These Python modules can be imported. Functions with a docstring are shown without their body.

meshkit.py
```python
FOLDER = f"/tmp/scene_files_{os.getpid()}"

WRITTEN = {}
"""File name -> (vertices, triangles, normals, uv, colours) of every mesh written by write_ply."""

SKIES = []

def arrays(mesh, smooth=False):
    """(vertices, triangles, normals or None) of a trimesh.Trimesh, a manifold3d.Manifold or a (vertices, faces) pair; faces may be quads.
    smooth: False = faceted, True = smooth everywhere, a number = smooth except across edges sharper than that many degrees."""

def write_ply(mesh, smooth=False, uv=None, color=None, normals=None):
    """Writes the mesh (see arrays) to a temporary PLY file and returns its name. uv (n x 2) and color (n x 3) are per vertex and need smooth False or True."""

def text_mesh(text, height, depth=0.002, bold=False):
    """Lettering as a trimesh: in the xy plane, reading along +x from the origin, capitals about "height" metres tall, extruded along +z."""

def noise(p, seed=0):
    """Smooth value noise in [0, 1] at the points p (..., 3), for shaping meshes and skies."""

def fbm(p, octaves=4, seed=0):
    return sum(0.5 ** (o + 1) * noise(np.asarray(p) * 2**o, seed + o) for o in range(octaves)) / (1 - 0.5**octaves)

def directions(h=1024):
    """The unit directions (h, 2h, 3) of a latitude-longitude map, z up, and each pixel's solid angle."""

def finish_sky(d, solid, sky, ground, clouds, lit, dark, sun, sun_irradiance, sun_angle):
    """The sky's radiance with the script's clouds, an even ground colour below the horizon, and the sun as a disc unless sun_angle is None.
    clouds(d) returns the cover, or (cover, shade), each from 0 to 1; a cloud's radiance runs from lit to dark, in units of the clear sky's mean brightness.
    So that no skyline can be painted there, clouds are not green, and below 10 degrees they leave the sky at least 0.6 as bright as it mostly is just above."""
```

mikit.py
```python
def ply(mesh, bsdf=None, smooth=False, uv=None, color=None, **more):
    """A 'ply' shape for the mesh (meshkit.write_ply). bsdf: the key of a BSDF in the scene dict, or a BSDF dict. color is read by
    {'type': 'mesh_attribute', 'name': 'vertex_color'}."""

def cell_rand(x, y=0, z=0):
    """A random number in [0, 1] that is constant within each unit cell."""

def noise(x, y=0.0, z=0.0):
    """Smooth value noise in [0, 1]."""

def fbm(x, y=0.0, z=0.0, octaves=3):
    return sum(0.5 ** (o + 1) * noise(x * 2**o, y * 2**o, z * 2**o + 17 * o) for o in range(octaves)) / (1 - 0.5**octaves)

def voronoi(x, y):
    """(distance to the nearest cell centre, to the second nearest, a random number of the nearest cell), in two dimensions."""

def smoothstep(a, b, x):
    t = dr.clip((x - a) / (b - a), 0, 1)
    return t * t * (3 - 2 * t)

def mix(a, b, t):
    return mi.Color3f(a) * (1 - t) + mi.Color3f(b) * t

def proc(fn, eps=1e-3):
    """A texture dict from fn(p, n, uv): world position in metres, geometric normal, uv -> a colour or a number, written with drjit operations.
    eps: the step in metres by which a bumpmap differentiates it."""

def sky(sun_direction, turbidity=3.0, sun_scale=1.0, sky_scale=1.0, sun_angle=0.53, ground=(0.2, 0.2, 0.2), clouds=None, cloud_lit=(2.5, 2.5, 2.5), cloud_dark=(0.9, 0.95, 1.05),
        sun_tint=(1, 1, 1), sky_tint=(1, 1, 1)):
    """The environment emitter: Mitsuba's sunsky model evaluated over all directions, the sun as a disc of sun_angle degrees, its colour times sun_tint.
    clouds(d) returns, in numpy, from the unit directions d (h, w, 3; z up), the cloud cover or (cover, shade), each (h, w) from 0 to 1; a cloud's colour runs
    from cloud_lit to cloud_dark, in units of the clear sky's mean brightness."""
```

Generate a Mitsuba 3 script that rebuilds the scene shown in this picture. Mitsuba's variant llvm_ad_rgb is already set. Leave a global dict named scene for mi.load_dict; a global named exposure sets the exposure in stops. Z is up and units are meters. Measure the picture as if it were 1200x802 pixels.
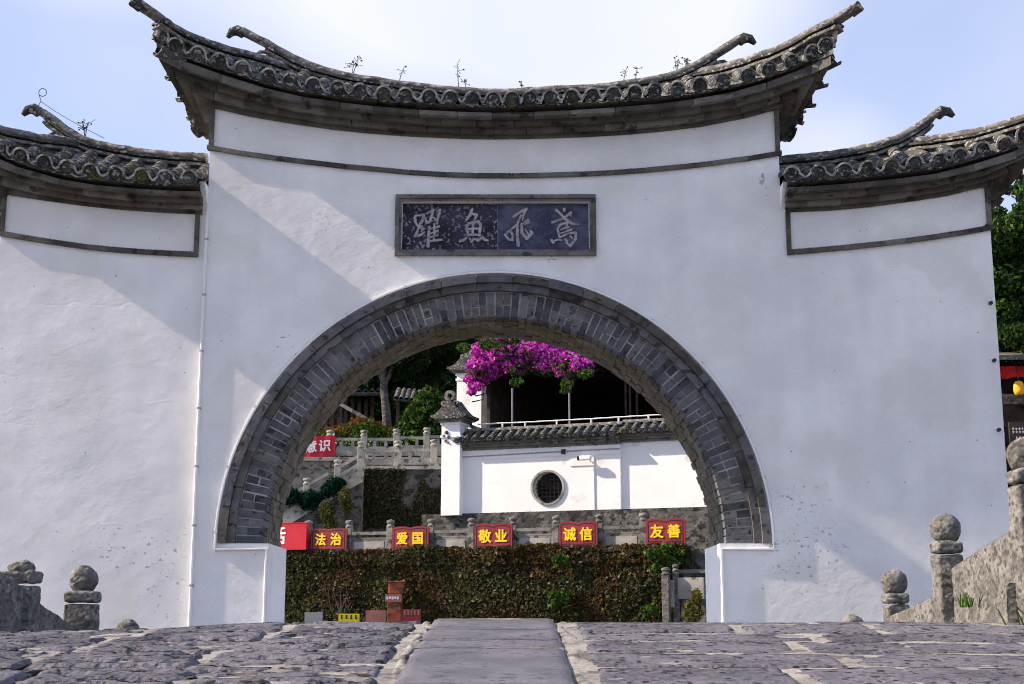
import math
import numpy as np, trimesh, shapely
import mitsuba as mi, drjit as dr
import manifold3d as m3
import mikit, meshkit
from mikit import noise, fbm, voronoi, cell_rand, smoothstep, mix
from shapely.geometry import Polygon, LineString, Point
from shapely import affinity
from scipy.interpolate import PchipInterpolator

T = mi.ScalarTransform4f
scene, labels = {}, {}
RNG = np.random.default_rng(7)

# ------------------------------------------------------------------ camera, sky, exposure
CZ = 1.35                                   # eye height above the street
FPX = 1667.0                                # focal length in photo pixels (photo 1200 wide)
PITCH = math.atan(330 / FPX)
scene['camera'] = {'type': 'perspective', 'fov': math.degrees(2 * math.atan(600 / FPX)), 'fov_axis': 'x', 'near_clip': 0.05, 'far_clip': 3000.0,
    'to_world': T().look_at(origin=[0, 0, CZ], target=[0, math.cos(PITCH), CZ + math.sin(PITCH)], up=[0, 0, 1])}
SUN_EL, SUN_AZ = math.radians(36.0), math.radians(4.1)   # azimuth: degrees in front of the wall plane, from the left
SUN = (-math.cos(SUN_EL) * math.cos(SUN_AZ), -math.cos(SUN_EL) * math.sin(SUN_AZ), math.sin(SUN_EL))


def clouds(d):
    q = d / np.maximum(d[..., 2:3] + 0.12, 0.06)
    thin = meshkit.fbm(np.stack([q[..., 0] * 1.3 + 9.1, q[..., 1] * 0.7, 0 * q[..., 0] + 4], -1), 5, 11)
    wisp = meshkit.fbm(np.stack([q[..., 0] * 2.6 + 2, q[..., 1] * 1.1, 0 * q[..., 0] + 8], -1), 5, 23)
    az, el = np.degrees(np.arctan2(d[..., 0], d[..., 1])), np.degrees(np.arcsin(np.clip(d[..., 2], -1, 1)))
    bank = np.exp(-np.abs((az - 0.5) / 11.5) ** 2.6 - ((el - 25.5) / 6.5) ** 2)            # the bright cloud over the gate
    low = np.exp(-((az - 13.5) / 3.5) ** 2 - ((el - 18.5) / 1.6) ** 2) + 0.7 * np.exp(-((az + 18) / 4) ** 2 - ((el - 25) / 1.6) ** 2)
    cover = np.clip((bank * 1.35 + 0.55 * low + 1.5 * (thin - 0.5) - 0.18) / 0.62, 0, 1) * (0.75 + 0.5 * (wisp - 0.3))
    veil = 0.38 + 0.45 * (wisp - 0.5)                       # thin high cloud over the whole sky
    return np.clip(veil + (1 - veil) * cover, 0, 0.98), np.clip(0.3 - bank + 0.5 * (0.5 - thin), 0, 0.35)


scene['sky'] = mikit.sky(SUN, turbidity=3, clouds=clouds, cloud_lit=(1.72, 1.75, 1.84), cloud_dark=(1.2, 1.28, 1.62), sky_tint=(1.15, 1.01, 1.15), sun_tint=(0.93, 0.95, 1.07))
exposure = 2.62


# ------------------------------------------------------------------ helpers
def at(x, y, Y):
    """The point of the plane at distance Y that the photograph shows at pixel (x, y)."""
    v = -(y - 401) / FPX
    d = np.array([(x - 600) / FPX, math.cos(PITCH) - v * math.sin(PITCH), math.sin(PITCH) + v * math.cos(PITCH)])
    p = d * Y / d[1]
    return np.array([p[0], p[1], p[2] + CZ])


def on_plane(x, y, o, n):
    v = -(y - 401) / FPX
    d = np.array([(x - 600) / FPX, math.cos(PITCH) - v * math.sin(PITCH), math.sin(PITCH) + v * math.cos(PITCH)])
    c = np.array([0, 0, CZ])
    return c + d * np.dot(np.asarray(o) - c, n) / np.dot(d, n)


def fit(points):
    """A smooth height curve z(X) through [(X, z)] rows."""
    p = np.array(sorted(map(tuple, points)))
    f = PchipInterpolator(p[:, 0], p[:, 1], extrapolate=True)
    lo, hi = p[0, 0], p[-1, 0]
    return lambda x: np.where(x < lo, f(lo) + (x - lo) * f.derivative()(lo), np.where(x > hi, f(hi) + (x - hi) * f.derivative()(hi), f(np.clip(x, lo, hi))))


COUNT = {}


def key_for(name, parent=None):
    k = f'{parent}__{name}' if parent else name
    n = COUNT.get(k, -1) + 1
    COUNT[k] = n
    return k if n == 0 else f'{k}_{n:03d}'


def add(name, mesh, bsdf, parent=None, smooth=False, **more):
    k = key_for(name, parent)
    scene[k] = mikit.ply(mesh, 'mat_' + bsdf, smooth=smooth, **more)
    return k


def place(name, shape, m, parent=None, bsdf=None):
    k = key_for(name, parent)
    scene[k] = {**shape, 'to_world': T(np.asarray(m, float).tolist())}
    if bsdf:
        scene[k]['bsdf'] = {'type': 'ref', 'id': 'mat_' + bsdf}
    return k


def tag(k, label, cat, group=None, kind=None):
    labels[k] = {'label': label, 'category': cat}
    if group:
        labels[k]['group'] = group
    if kind:
        labels[k]['kind'] = kind
    return k


def thing(name, label, cat, group=None):
    return tag(key_for(name), label, cat, group)


def structure(name, mesh, bsdf, label, cat=None, smooth=False, **more):
    k = add(name, mesh, bsdf, smooth=smooth, **more)
    labels[k] = {'label': label, 'category': cat or name.replace('_', ' '), 'kind': 'structure'}
    return k


def cat(meshes):
    return trimesh.util.concatenate([m for m in meshes])


def TM(v, f):
    f = np.asarray(f)
    if f.shape[1] == 4:
        f = np.vstack([f[:, [0, 1, 2]], f[:, [0, 2, 3]]])
    return trimesh.Trimesh(np.asarray(v, float), f, process=False)


HF = [[0, 3, 2, 1], [4, 5, 6, 7], [0, 1, 5, 4], [1, 2, 6, 5], [2, 3, 7, 6], [3, 0, 4, 7]]


def hexa(p):
    """A block from its eight corners: bottom four counter-clockwise from above, then the top four."""
    return TM(p, HF)


def box(x0, x1, y0, y1, z0, z1):
    return hexa([[x0, y0, z0], [x1, y0, z0], [x1, y1, z0], [x0, y1, z0], [x0, y0, z1], [x1, y0, z1], [x1, y1, z1], [x0, y1, z1]])


def rbox(sx, sy, sz, r=0.02, n=5, amp=0.0, seed=0, freq=9.0):
    """A rounded, optionally rough block centred on the origin."""
    m = trimesh.creation.box((sx, sy, sz))
    for _ in range(n):
        m = m.subdivide_to_size(max(sx, sy, sz) / (2 ** n), max_iter=12) if _ == 0 else m
    h = np.array([sx, sy, sz]) / 2 - r
    v = m.vertices
    c = np.clip(v, -h, h)
    d = v - c
    l = np.linalg.norm(d, axis=1, keepdims=True)
    v = c + np.where(l > 1e-9, d / np.maximum(l, 1e-9) * r, 0)
    m = TM(v, m.faces)
    m.merge_vertices()
    return rough(m, amp, seed, freq) if amp else m


def rough(m, amp, seed=0, freq=9.0, octaves=3):
    m = TM(m.vertices, m.faces)
    m.merge_vertices()
    d = meshkit.fbm(np.array(m.vertices) * freq + seed * 7.7, octaves, seed) - 0.5
    return TM(m.vertices + m.vertex_normals * (d * 2 * amp)[:, None], m.faces)


def sweep(path, sec, up=(0, 0, 1), scale=None, cap=True):
    """A closed section [(lateral, up)] carried along a path."""
    p, sec = np.asarray(path, float), np.asarray(sec, float)
    t = np.gradient(p, axis=0)
    t /= np.linalg.norm(t, axis=1, keepdims=True)
    lat = np.cross(t, np.broadcast_to(np.asarray(up, float), t.shape))
    lat /= np.maximum(np.linalg.norm(lat, axis=1, keepdims=True), 1e-9)
    upv = np.cross(lat, t)
    s = np.ones(len(p)) if scale is None else np.asarray(scale, float)
    v = p[:, None] + s[:, None, None] * (sec[None, :, :1] * lat[:, None] + sec[None, :, 1:] * upv[:, None])
    n, k = len(p), len(sec)
    i, j = np.meshgrid(np.arange(n - 1), np.arange(k), indexing='ij')
    f = np.stack([i * k + j, i * k + (j + 1) % k, (i + 1) * k + (j + 1) % k, (i + 1) * k + j], -1).reshape(-1, 4)
    v = v.reshape(-1, 3)
    f = np.vstack([f[:, [0, 1, 2]], f[:, [0, 2, 3]]])
    if cap:
        v = np.vstack([v, p[:1], p[-1:]])
        a = np.arange(k)
        f = np.vstack([f, np.stack([a * 0 + n * k, (a + 1) % k, a], 1), np.stack([a * 0 + n * k + 1, (n - 1) * k + a, (n - 1) * k + (a + 1) % k], 1)])
    m = TM(v, f)
    return m if m.volume >= 0 or not cap else TM(v, f[:, ::-1])


def ring(r, n=8):
    a = np.arange(n) * 2 * np.pi / n
    return np.stack([np.cos(a), np.sin(a)], 1) * r


def tube(path, r, n=8, scale=None):
    p = np.asarray(path, float)
    d = np.abs(p[-1] - p[0])
    up = (0, 1, 0) if d[2] > max(d[0], d[1]) else (0, 0, 1)
    return sweep(p, ring(r, n), up, scale)


def lathe(profile, n=20):
    """A solid of revolution round z from [(radius, z)] rows."""
    p = np.asarray(profile, float)
    a = np.arange(n) * 2 * np.pi / n
    v = np.stack([p[:, None, 0] * np.cos(a), p[:, None, 0] * np.sin(a), np.broadcast_to(p[:, None, 1], (len(p), n))], -1).reshape(-1, 3)
    i, j = np.meshgrid(np.arange(len(p) - 1), np.arange(n), indexing='ij')
    f = np.stack([i * n + j, i * n + (j + 1) % n, (i + 1) * n + (j + 1) % n, (i + 1) * n + j], -1).reshape(-1, 4)
    return TM(v, f)


def basis(o, x, y, z):
    m = np.eye(4)
    m[:3, 0], m[:3, 1], m[:3, 2], m[:3, 3] = x, y, z, o
    return m


def moved(m, mat):
    m = TM(m.vertices, m.faces)
    mat = np.asarray(mat)
    v = m.vertices @ mat[:3, :3].T + mat[:3, 3]
    return TM(v, m.faces if np.linalg.det(mat[:3, :3]) > 0 else m.faces[:, ::-1])


def shift(m, x=0, y=0, z=0):
    return TM(m.vertices + np.array([x, y, z]), m.faces)


def extrude(poly, depth):
    """A shapely polygon (or several) extruded along +z."""
    poly = poly.buffer(0)
    return cat([trimesh.creation.extrude_polygon(g, depth, engine='earcut') for g in getattr(poly, 'geoms', [poly]) if g.area > 1e-9])


XZ = np.array([[1, 0, 0, 0], [0, 0, -1, 0], [0, 1, 0, 0], [0, 0, 0, 1.0]])     # local (x, y, depth) -> world x, z, towards -Y


def slab_xz(poly, y_front, y_back):
    """A polygon in (X, Z) as a solid between two distances."""
    return shift(moved(extrude(poly, y_back - y_front), XZ), y=y_back)


def grid(P):
    """A sheet from an (n, m, 3) array of points."""
    n, m = P.shape[:2]
    i, j = np.meshgrid(np.arange(n - 1), np.arange(m - 1), indexing='ij')
    f = np.stack([i * m + j, (i + 1) * m + j, (i + 1) * m + j + 1, i * m + j + 1], -1).reshape(-1, 4)
    return TM(P.reshape(-1, 3), f)


def to_man(m):
    m = TM(m.vertices, m.faces)
    m.merge_vertices()
    return m3.Manifold(m3.Mesh(np.asarray(m.vertices, np.float32), np.asarray(m.faces, np.uint32)))


def from_man(m):
    q = m.to_mesh()
    return TM(q.vert_properties[:, :3], q.tri_verts)


def leaves(pts, nrm, size, cols, rng, aspect=0.6, jitter=0.8, hang=0.0, var=0.35, fold=0.25):
    """Many small pointed leaves, each two triangles folded along its rib; returns (mesh, per-vertex colours)."""
    n = len(pts)
    nn = nrm + rng.normal(0, jitter, (n, 3))
    nn /= np.linalg.norm(nn, axis=1, keepdims=True) + 1e-9
    d = rng.normal(0, 1, (n, 3)) + np.array([0, 0, -hang])
    d -= nn * (d * nn).sum(1, keepdims=True)
    d /= np.linalg.norm(d, axis=1, keepdims=True) + 1e-9
    w = np.cross(nn, d)
    s = (size * (1 + rng.uniform(-var, var, n)))[:, None]
    v = np.stack([pts - d * s * 0.5, pts + w * s * aspect * 0.5 + nn * s * fold * 0.5, pts + d * s * 0.5, pts - w * s * aspect * 0.5 + nn * s * fold * 0.5], 1).reshape(-1, 3)
    b = np.arange(n)[:, None] * 4
    f = np.vstack([b + [0, 2, 1], b + [0, 3, 2]])
    return TM(v, f), np.repeat(cols, 4, axis=0)


def pick(rng, n, palette, weights=None, var=0.2):
    p = np.array(palette, float)
    c = p[rng.choice(len(p), n, p=None if weights is None else np.array(weights) / np.sum(weights))]
    return np.clip(c * (1 + rng.uniform(-var, var, (n, 1))) * (1 + rng.uniform(-0.08, 0.08, (n, 3))), 0.002, 0.95)


def blob_points(rng, clumps, per_area):
    """Points and outward normals spread through the outer part of overlapping leaf clumps [(x, y, z, rx, ry, rz)]."""
    P, N = [], []
    for c in clumps:
        c = np.array(c, float)
        n = int(per_area * (c[3] * c[4] + c[4] * c[5] + c[3] * c[5]) * 4.2)
        d = rng.normal(0, 1, (n, 3))
        d /= np.linalg.norm(d, axis=1, keepdims=True)
        r = rng.uniform(0.25, 1, (n, 1)) ** 0.45
        r = r * (0.72 + 0.56 * meshkit.fbm(d * 2.4 + c[:3] * 1.3, 3, 5)[:, None])
        P.append(c[:3] + d * r * c[3:])
        N.append(d)
    return np.vstack(P), np.vstack(N)


# ------------------------------------------------------------------ materials
def rgb(*c):
    return {'type': 'rgb', 'value': list(c)}


def mat(name, color, rough_=0.85, bump=None, two=True, eps=2e-3, **kw):
    b = {'type': 'principled', 'base_color': rgb(*color) if isinstance(color, tuple) else mikit.proc(color), 'roughness': rough_, 'specular': 0.3, **kw}
    if bump is not None:
        b = {'type': 'bumpmap', 'arbitrary': mikit.proc(bump, eps=eps), 'bsdf': b, 'scale': 1.0}
    if two:
        b = {'type': 'twosided', 'bsdf': b}
    scene['mat_' + name] = b
    return name


def mottled(a, b, f=3.0, c=None, fc=20.0, tc=0.62, grain=0.25, fg=90.0):
    """A colour that drifts between a and b, with patches of c and a fine grain."""
    def fn(p, n, uv):
        col = mix(a, b, smoothstep(0.3, 0.7, fbm(p.x * f, p.y * f, p.z * f, 3)))
        if c is not None:
            col = mix(col, c, smoothstep(tc, tc + 0.1, fbm(p.x * fc + 7, p.y * fc, p.z * fc, 3)))
        return col * (1 - grain / 2 + grain * noise(p.x * fg, p.y * fg, p.z * fg))
    return fn


def relief(amp, f, oct_=3):
    return lambda p, n, uv: amp * fbm(p.x * f, p.y * f, p.z * f, oct_)


# white limewash: broad stains, small chips and holes, a grey patch where the coat has come off beside the right-hand wing roof
PEEL = at(894, 207, 15.0)
CHIPS = [(at(x, y, 15.0)[0], at(x, y, 15.0)[2], r) for x, y, r in ((950, 650, 0.55), (945, 590, 0.35), (965, 630, 0.3), (190, 650, 0.5), (330, 400, 0.16), (190, 690, 0.4), (265, 395, 0.14), (140, 640, 0.4), (650, 303, 0.16), (380, 262, 0.2))]


def lime_color(p, n, uv):
    big = fbm(p.x * 0.9 + 3, p.y * 0.9, p.z * 1.1, 4)
    col = mix((0.70, 0.70, 0.705), (0.81, 0.81, 0.80), smoothstep(0.33, 0.67, big))
    streak = fbm(p.x * 5.0, p.y * 5, p.z * 0.55, 3)
    col = col * (0.90 + 0.15 * streak)
    # yellowish weathering in patches
    st = fbm(p.x * 1.7 + 11, p.y, p.z * 1.3 + 4, 4)
    col = mix(col, (0.66, 0.65, 0.60), 0.45 * smoothstep(0.54, 0.66, st))
    # dark specks: nail holes, chips
    d1, d2, r = voronoi(p.x * 2.6, p.z * 2.6 + p.y * 2.6)
    col = mix(col, (0.10, 0.095, 0.10), smoothstep(0.028, 0.014, d1 + 0.012 * noise(p.x * 90, p.z * 90)) * dr.select(r > 0.8, 1.0, 0.0))
    chips = 0.0
    for cx, cz, rad in CHIPS:
        chips = dr.maximum(chips, smoothstep(1.0, 0.35, dr.sqrt(dr.square(p.x - cx) + dr.square(p.z - cz)) / rad + 0.6 * (fbm(p.x * 3, p.y, p.z * 3, 2) - 0.5)))
    col = mix(col, (0.30, 0.29, 0.29), 0.8 * smoothstep(0.685, 0.74, fbm(p.x * 30 + 3 * fbm(p.x * 8, p.z * 8, 1, 2), p.y * 30, p.z * 30, 3)) * chips * dr.select(p.y < 15.2, 1.0, 0.0))
    rr = dr.sqrt(dr.square((p.x - PEEL[0]) * 1.4) + dr.square(p.z - PEEL[2])) + 0.42 * (fbm(p.x * 5, p.y, p.z * 5, 4) - 0.5)
    col = mix(col, (0.44, 0.44, 0.44), smoothstep(0.14, 0.12, rr) * dr.select(p.y < 15.04, 1.0, 0.0))
    return col * (0.96 + 0.08 * noise(p.x * 60, p.y * 60, p.z * 60))


CRACKS = [(at(110, 468, 15)[2], 0.10), (at(110, 620, 15)[2], 0.16)]


def lime_bump(p, n, uv):
    a = fbm(p.x * 3.2, p.y * 3.2, p.z * 4.5, 4)
    cr = dr.abs(fbm(p.x * 0.8 + 5, p.y, p.z * 2.2 + 2, 4) - 0.5)
    where = smoothstep(0.52, 0.6, fbm(p.x * 0.55 + 2, p.y, p.z * 0.5 + 6, 2))
    left = dr.select(p.x < -3.34, 1.0, 0.0)
    wob = 0.30 * (fbm(p.x * 1.3, p.z * 1.1, 1.0, 4) - 0.5) + 0.07 * (fbm(p.x * 7, p.z * 7, 1.0, 3) - 0.5)
    for z0, sl in CRACKS:                       # long cracks in the render of the left wing
        cr2 = dr.abs(p.z - z0 - sl * (p.x + 4.4) - wob)
        a += 0.13 * left * smoothstep(0.02, 0.0, cr2) * smoothstep(0.40, 0.55, fbm(p.x * 1.9 + 7 * sl, p.z * 1.2, 4.0, 3))
    return 0.005 * a + 0.0022 * fbm(p.x * 11, p.y * 11, p.z * 9, 3) + 0.0016 * smoothstep(0.0, 0.006, cr) * where + 0.0007 * noise(p.x * 45, p.y * 45, p.z * 45)


mat('limewash', lime_color, 0.9, lime_bump)
mat('limewash_plain', mottled((0.76, 0.76, 0.76), (0.80, 0.80, 0.79), 1.5, (0.64, 0.63, 0.61), 2.2, 0.68, 0.06), 0.9)
mat('mortar', mottled((0.30, 0.29, 0.27), (0.42, 0.41, 0.39), 4, (0.16, 0.15, 0.14), 9, 0.6, 0.3), 0.95)
BR = [((0.072, 0.074, 0.084), (0.115, 0.117, 0.127)), ((0.042, 0.044, 0.05), (0.072, 0.074, 0.082)), ((0.105, 0.105, 0.11), (0.15, 0.147, 0.146)), ((0.085, 0.08, 0.08), (0.125, 0.12, 0.116))]
for i_, (a_, b_) in enumerate(BR):
    mat(f'grey_brick_{"abcd"[i_]}', mottled(a_, b_, 9, tuple(0.45 * x for x in a_), 14, 0.62, 0.3), 0.9, relief(0.006, 35) if i_ in (0, 3) else None)
BRICKS = ['grey_brick_a', 'grey_brick_b', 'grey_brick_c', 'grey_brick_d', 'grey_brick_a']
CB = [((0.074, 0.069, 0.059), (0.12, 0.113, 0.099)), ((0.048, 0.045, 0.039), (0.085, 0.08, 0.07)), ((0.115, 0.11, 0.097), (0.17, 0.163, 0.148)), ((0.08, 0.065, 0.055), (0.105, 0.088, 0.076))]
for i_, (a_, b_) in enumerate(CB):
    mat(f'cornice_brick_{"abcd"[i_]}', mottled(a_, b_, 7, tuple(0.5 * x for x in a_), 9, 0.62, 0.5), 0.9, relief(0.006, 30) if i_ in (0, 2) else None)
CORNICE = ['cornice_brick_a', 'cornice_brick_b', 'cornice_brick_c', 'cornice_brick_a', 'cornice_brick_b', 'cornice_brick_a', 'cornice_brick_d']
mat('soffit_brick', mottled((0.10, 0.088, 0.072), (0.17, 0.153, 0.128), 5, (0.10, 0.105, 0.06), 3.5, 0.58, 0.4), 0.92)


def tile_color(p, n, uv):
    col = mix((0.03, 0.031, 0.032), (0.08, 0.08, 0.08), smoothstep(0.3, 0.7, fbm(p.x * 8, p.y * 8, p.z * 8, 3)))
    col = mix(col, (0.27, 0.27, 0.25), smoothstep(0.59, 0.67, fbm(p.x * 26 + 3, p.y * 26, p.z * 26, 3)))           # pale lichen
    col = mix(col, (0.075, 0.085, 0.022), 0.8 * smoothstep(0.62, 0.72, fbm(p.x * 4.5 + 9, p.y * 4.5, p.z * 4.5, 3)))     # moss
    return col * (0.8 + 0.4 * noise(p.x * 80, p.y * 80, p.z * 80))


mat('roof_tile', tile_color, 0.9, relief(0.006, 45))
mat('ridge_mortar', mottled((0.07, 0.07, 0.068), (0.17, 0.166, 0.158), 11, (0.29, 0.285, 0.265), 24, 0.57, 0.4), 0.95, relief(0.012, 30))
mat('lime_edge', mottled((0.20, 0.20, 0.18), (0.36, 0.355, 0.32), 12, (0.09, 0.09, 0.08), 17, 0.55, 0.3), 0.9)
mat('white_pipe', (0.72, 0.72, 0.72), 0.45)
mat('black_metal', (0.02, 0.02, 0.022), 0.5)


def basalt_color(p, n, uv):
    t = fbm(p.x * 3, p.y * 3, p.z * 3, 3)
    col = mix((0.065, 0.065, 0.082), (0.112, 0.111, 0.133), smoothstep(0.3, 0.7, t))
    col = mix(col, (0.125, 0.122, 0.135), smoothstep(0.56, 0.70, fbm(p.x * 22, p.y * 22, p.z * 22, 3)) * 0.6)
    col = mix(col, (0.022, 0.021, 0.024), smoothstep(0.60, 0.70, fbm(p.x * 34 + 5, p.y * 34, p.z * 34, 2)))
    return col * (0.75 + 0.5 * noise(p.x * 120, p.y * 120, p.z * 120))


mat('basalt', basalt_color, 0.8, relief(0.020, 42), eps=2e-3)
mat('basalt_slab', mottled((0.080, 0.080, 0.098), (0.112, 0.112, 0.134), 5, (0.058, 0.057, 0.064), 30, 0.6, 0.25), 0.75, relief(0.004, 60))
mat('joint_mortar', mottled((0.155, 0.15, 0.14), (0.225, 0.218, 0.204), 6, (0.09, 0.086, 0.08), 13, 0.57, 0.5), 0.95, relief(0.012, 30))
mat('rail_stone', mottled((0.105, 0.103, 0.096), (0.185, 0.181, 0.17), 9, (0.07, 0.069, 0.062), 30, 0.55, 0.8, 55), 0.95, relief(0.016, 42))
mat('pale_stone', mottled((0.24, 0.235, 0.21), (0.36, 0.35, 0.32), 3, (0.12, 0.12, 0.10), 5, 0.6, 0.3), 0.92)
mat('dirt', mottled((0.10, 0.09, 0.08), (0.16, 0.15, 0.13), 1.5), 0.95)
mat('street', mottled((0.09, 0.088, 0.085), (0.14, 0.135, 0.13), 0.8, (0.06, 0.06, 0.06), 4), 0.9)


def rubble_color(p, n, uv):
    u = p.x * 0.94 - p.y * 0.34
    d1, d2, r = voronoi(u * 4.2 + 0.4 * noise(u * 5, p.z * 5), p.z * 5.2)
    col = mix((0.035, 0.035, 0.034), (0.105, 0.103, 0.098), r)
    col = mix((0.05, 0.05, 0.046), col, smoothstep(0.03, 0.12, d2 - d1))
    col = mix(col, (0.032, 0.038, 0.015), 0.8 * smoothstep(0.5, 0.62, fbm(u * 2.2 + 3, p.z * 2.2, 0, 3)))
    return col * (0.7 + 0.6 * noise(p.x * 40, p.y * 40, p.z * 40))


def rubble_bump(p, n, uv):
    u = p.x * 0.94 - p.y * 0.34
    d1, d2, r = voronoi(u * 4.2 + 0.4 * noise(u * 5, p.z * 5), p.z * 5.2)
    return 0.05 * smoothstep(0.0, 0.25, d2 - d1) + 0.02 * noise(u * 25, p.z * 25)


mat('rubble', rubble_color, 0.95, rubble_bump, eps=6e-3)
mat('balustrade_stone', mottled((0.13, 0.127, 0.118), (0.22, 0.215, 0.203), 4, (0.055, 0.056, 0.044), 7, 0.58, 0.4), 0.95)
mat('rough_stone', mottled((0.05, 0.05, 0.048), (0.11, 0.108, 0.103), 2.5, (0.028, 0.028, 0.026), 7, 0.55, 0.8, 30), 0.95, relief(0.05, 8), eps=6e-3)
mat('rubble_pale', mottled((0.11, 0.10, 0.085), (0.23, 0.215, 0.18), 5, (0.05, 0.05, 0.035), 8, 0.56, 0.5), 0.95, relief(0.06, 7), eps=6e-3)
mat('terrace_stone', mottled((0.11, 0.107, 0.10), (0.19, 0.185, 0.175), 4, (0.045, 0.047, 0.035), 6, 0.57, 0.4), 0.95)
mat('bark', mottled((0.05, 0.043, 0.038), (0.10, 0.09, 0.08), 12, (0.14, 0.13, 0.12), 16, 0.62, 0.3), 0.95, relief(0.03, 12), eps=4e-3)
mat('maroon', mottled((0.20, 0.022, 0.028), (0.25, 0.032, 0.036), 4, None, 1, 1, 0.1), 0.5)
mat('dark_border', (0.03, 0.012, 0.014), 0.5)
mat('yellow_paint', (0.82, 0.58, 0.02), 0.45)
mat('red_sheet', mottled((0.46, 0.014, 0.03), (0.52, 0.02, 0.038), 2, None, 1, 1, 0.06), 0.5)
mat('white_paint', (0.78, 0.76, 0.76), 0.5)
mat('orange_paint', mottled((0.22, 0.045, 0.018), (0.30, 0.085, 0.035), 6, (0.10, 0.035, 0.02), 9, 0.52), 0.6)
mat('pink_board', mottled((0.30, 0.12, 0.10), (0.38, 0.17, 0.14), 4), 0.7)
mat('yellow_board', (0.72, 0.60, 0.02), 0.5)
mat('dark_wood', mottled((0.028, 0.021, 0.017), (0.05, 0.038, 0.031), 5), 0.8)  # stained timber, set near black so the pavilion's shade is partly in the colour
mat('grey_metal', (0.30, 0.30, 0.31), 0.4)
mat('lantern_yellow', (0.75, 0.36, 0.02), 0.6)
mat('red_cloth', mottled((0.42, 0.012, 0.012), (0.55, 0.02, 0.02), 6), 0.8)
mat('garland_green', (0.012, 0.05, 0.035), 0.7)


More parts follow.
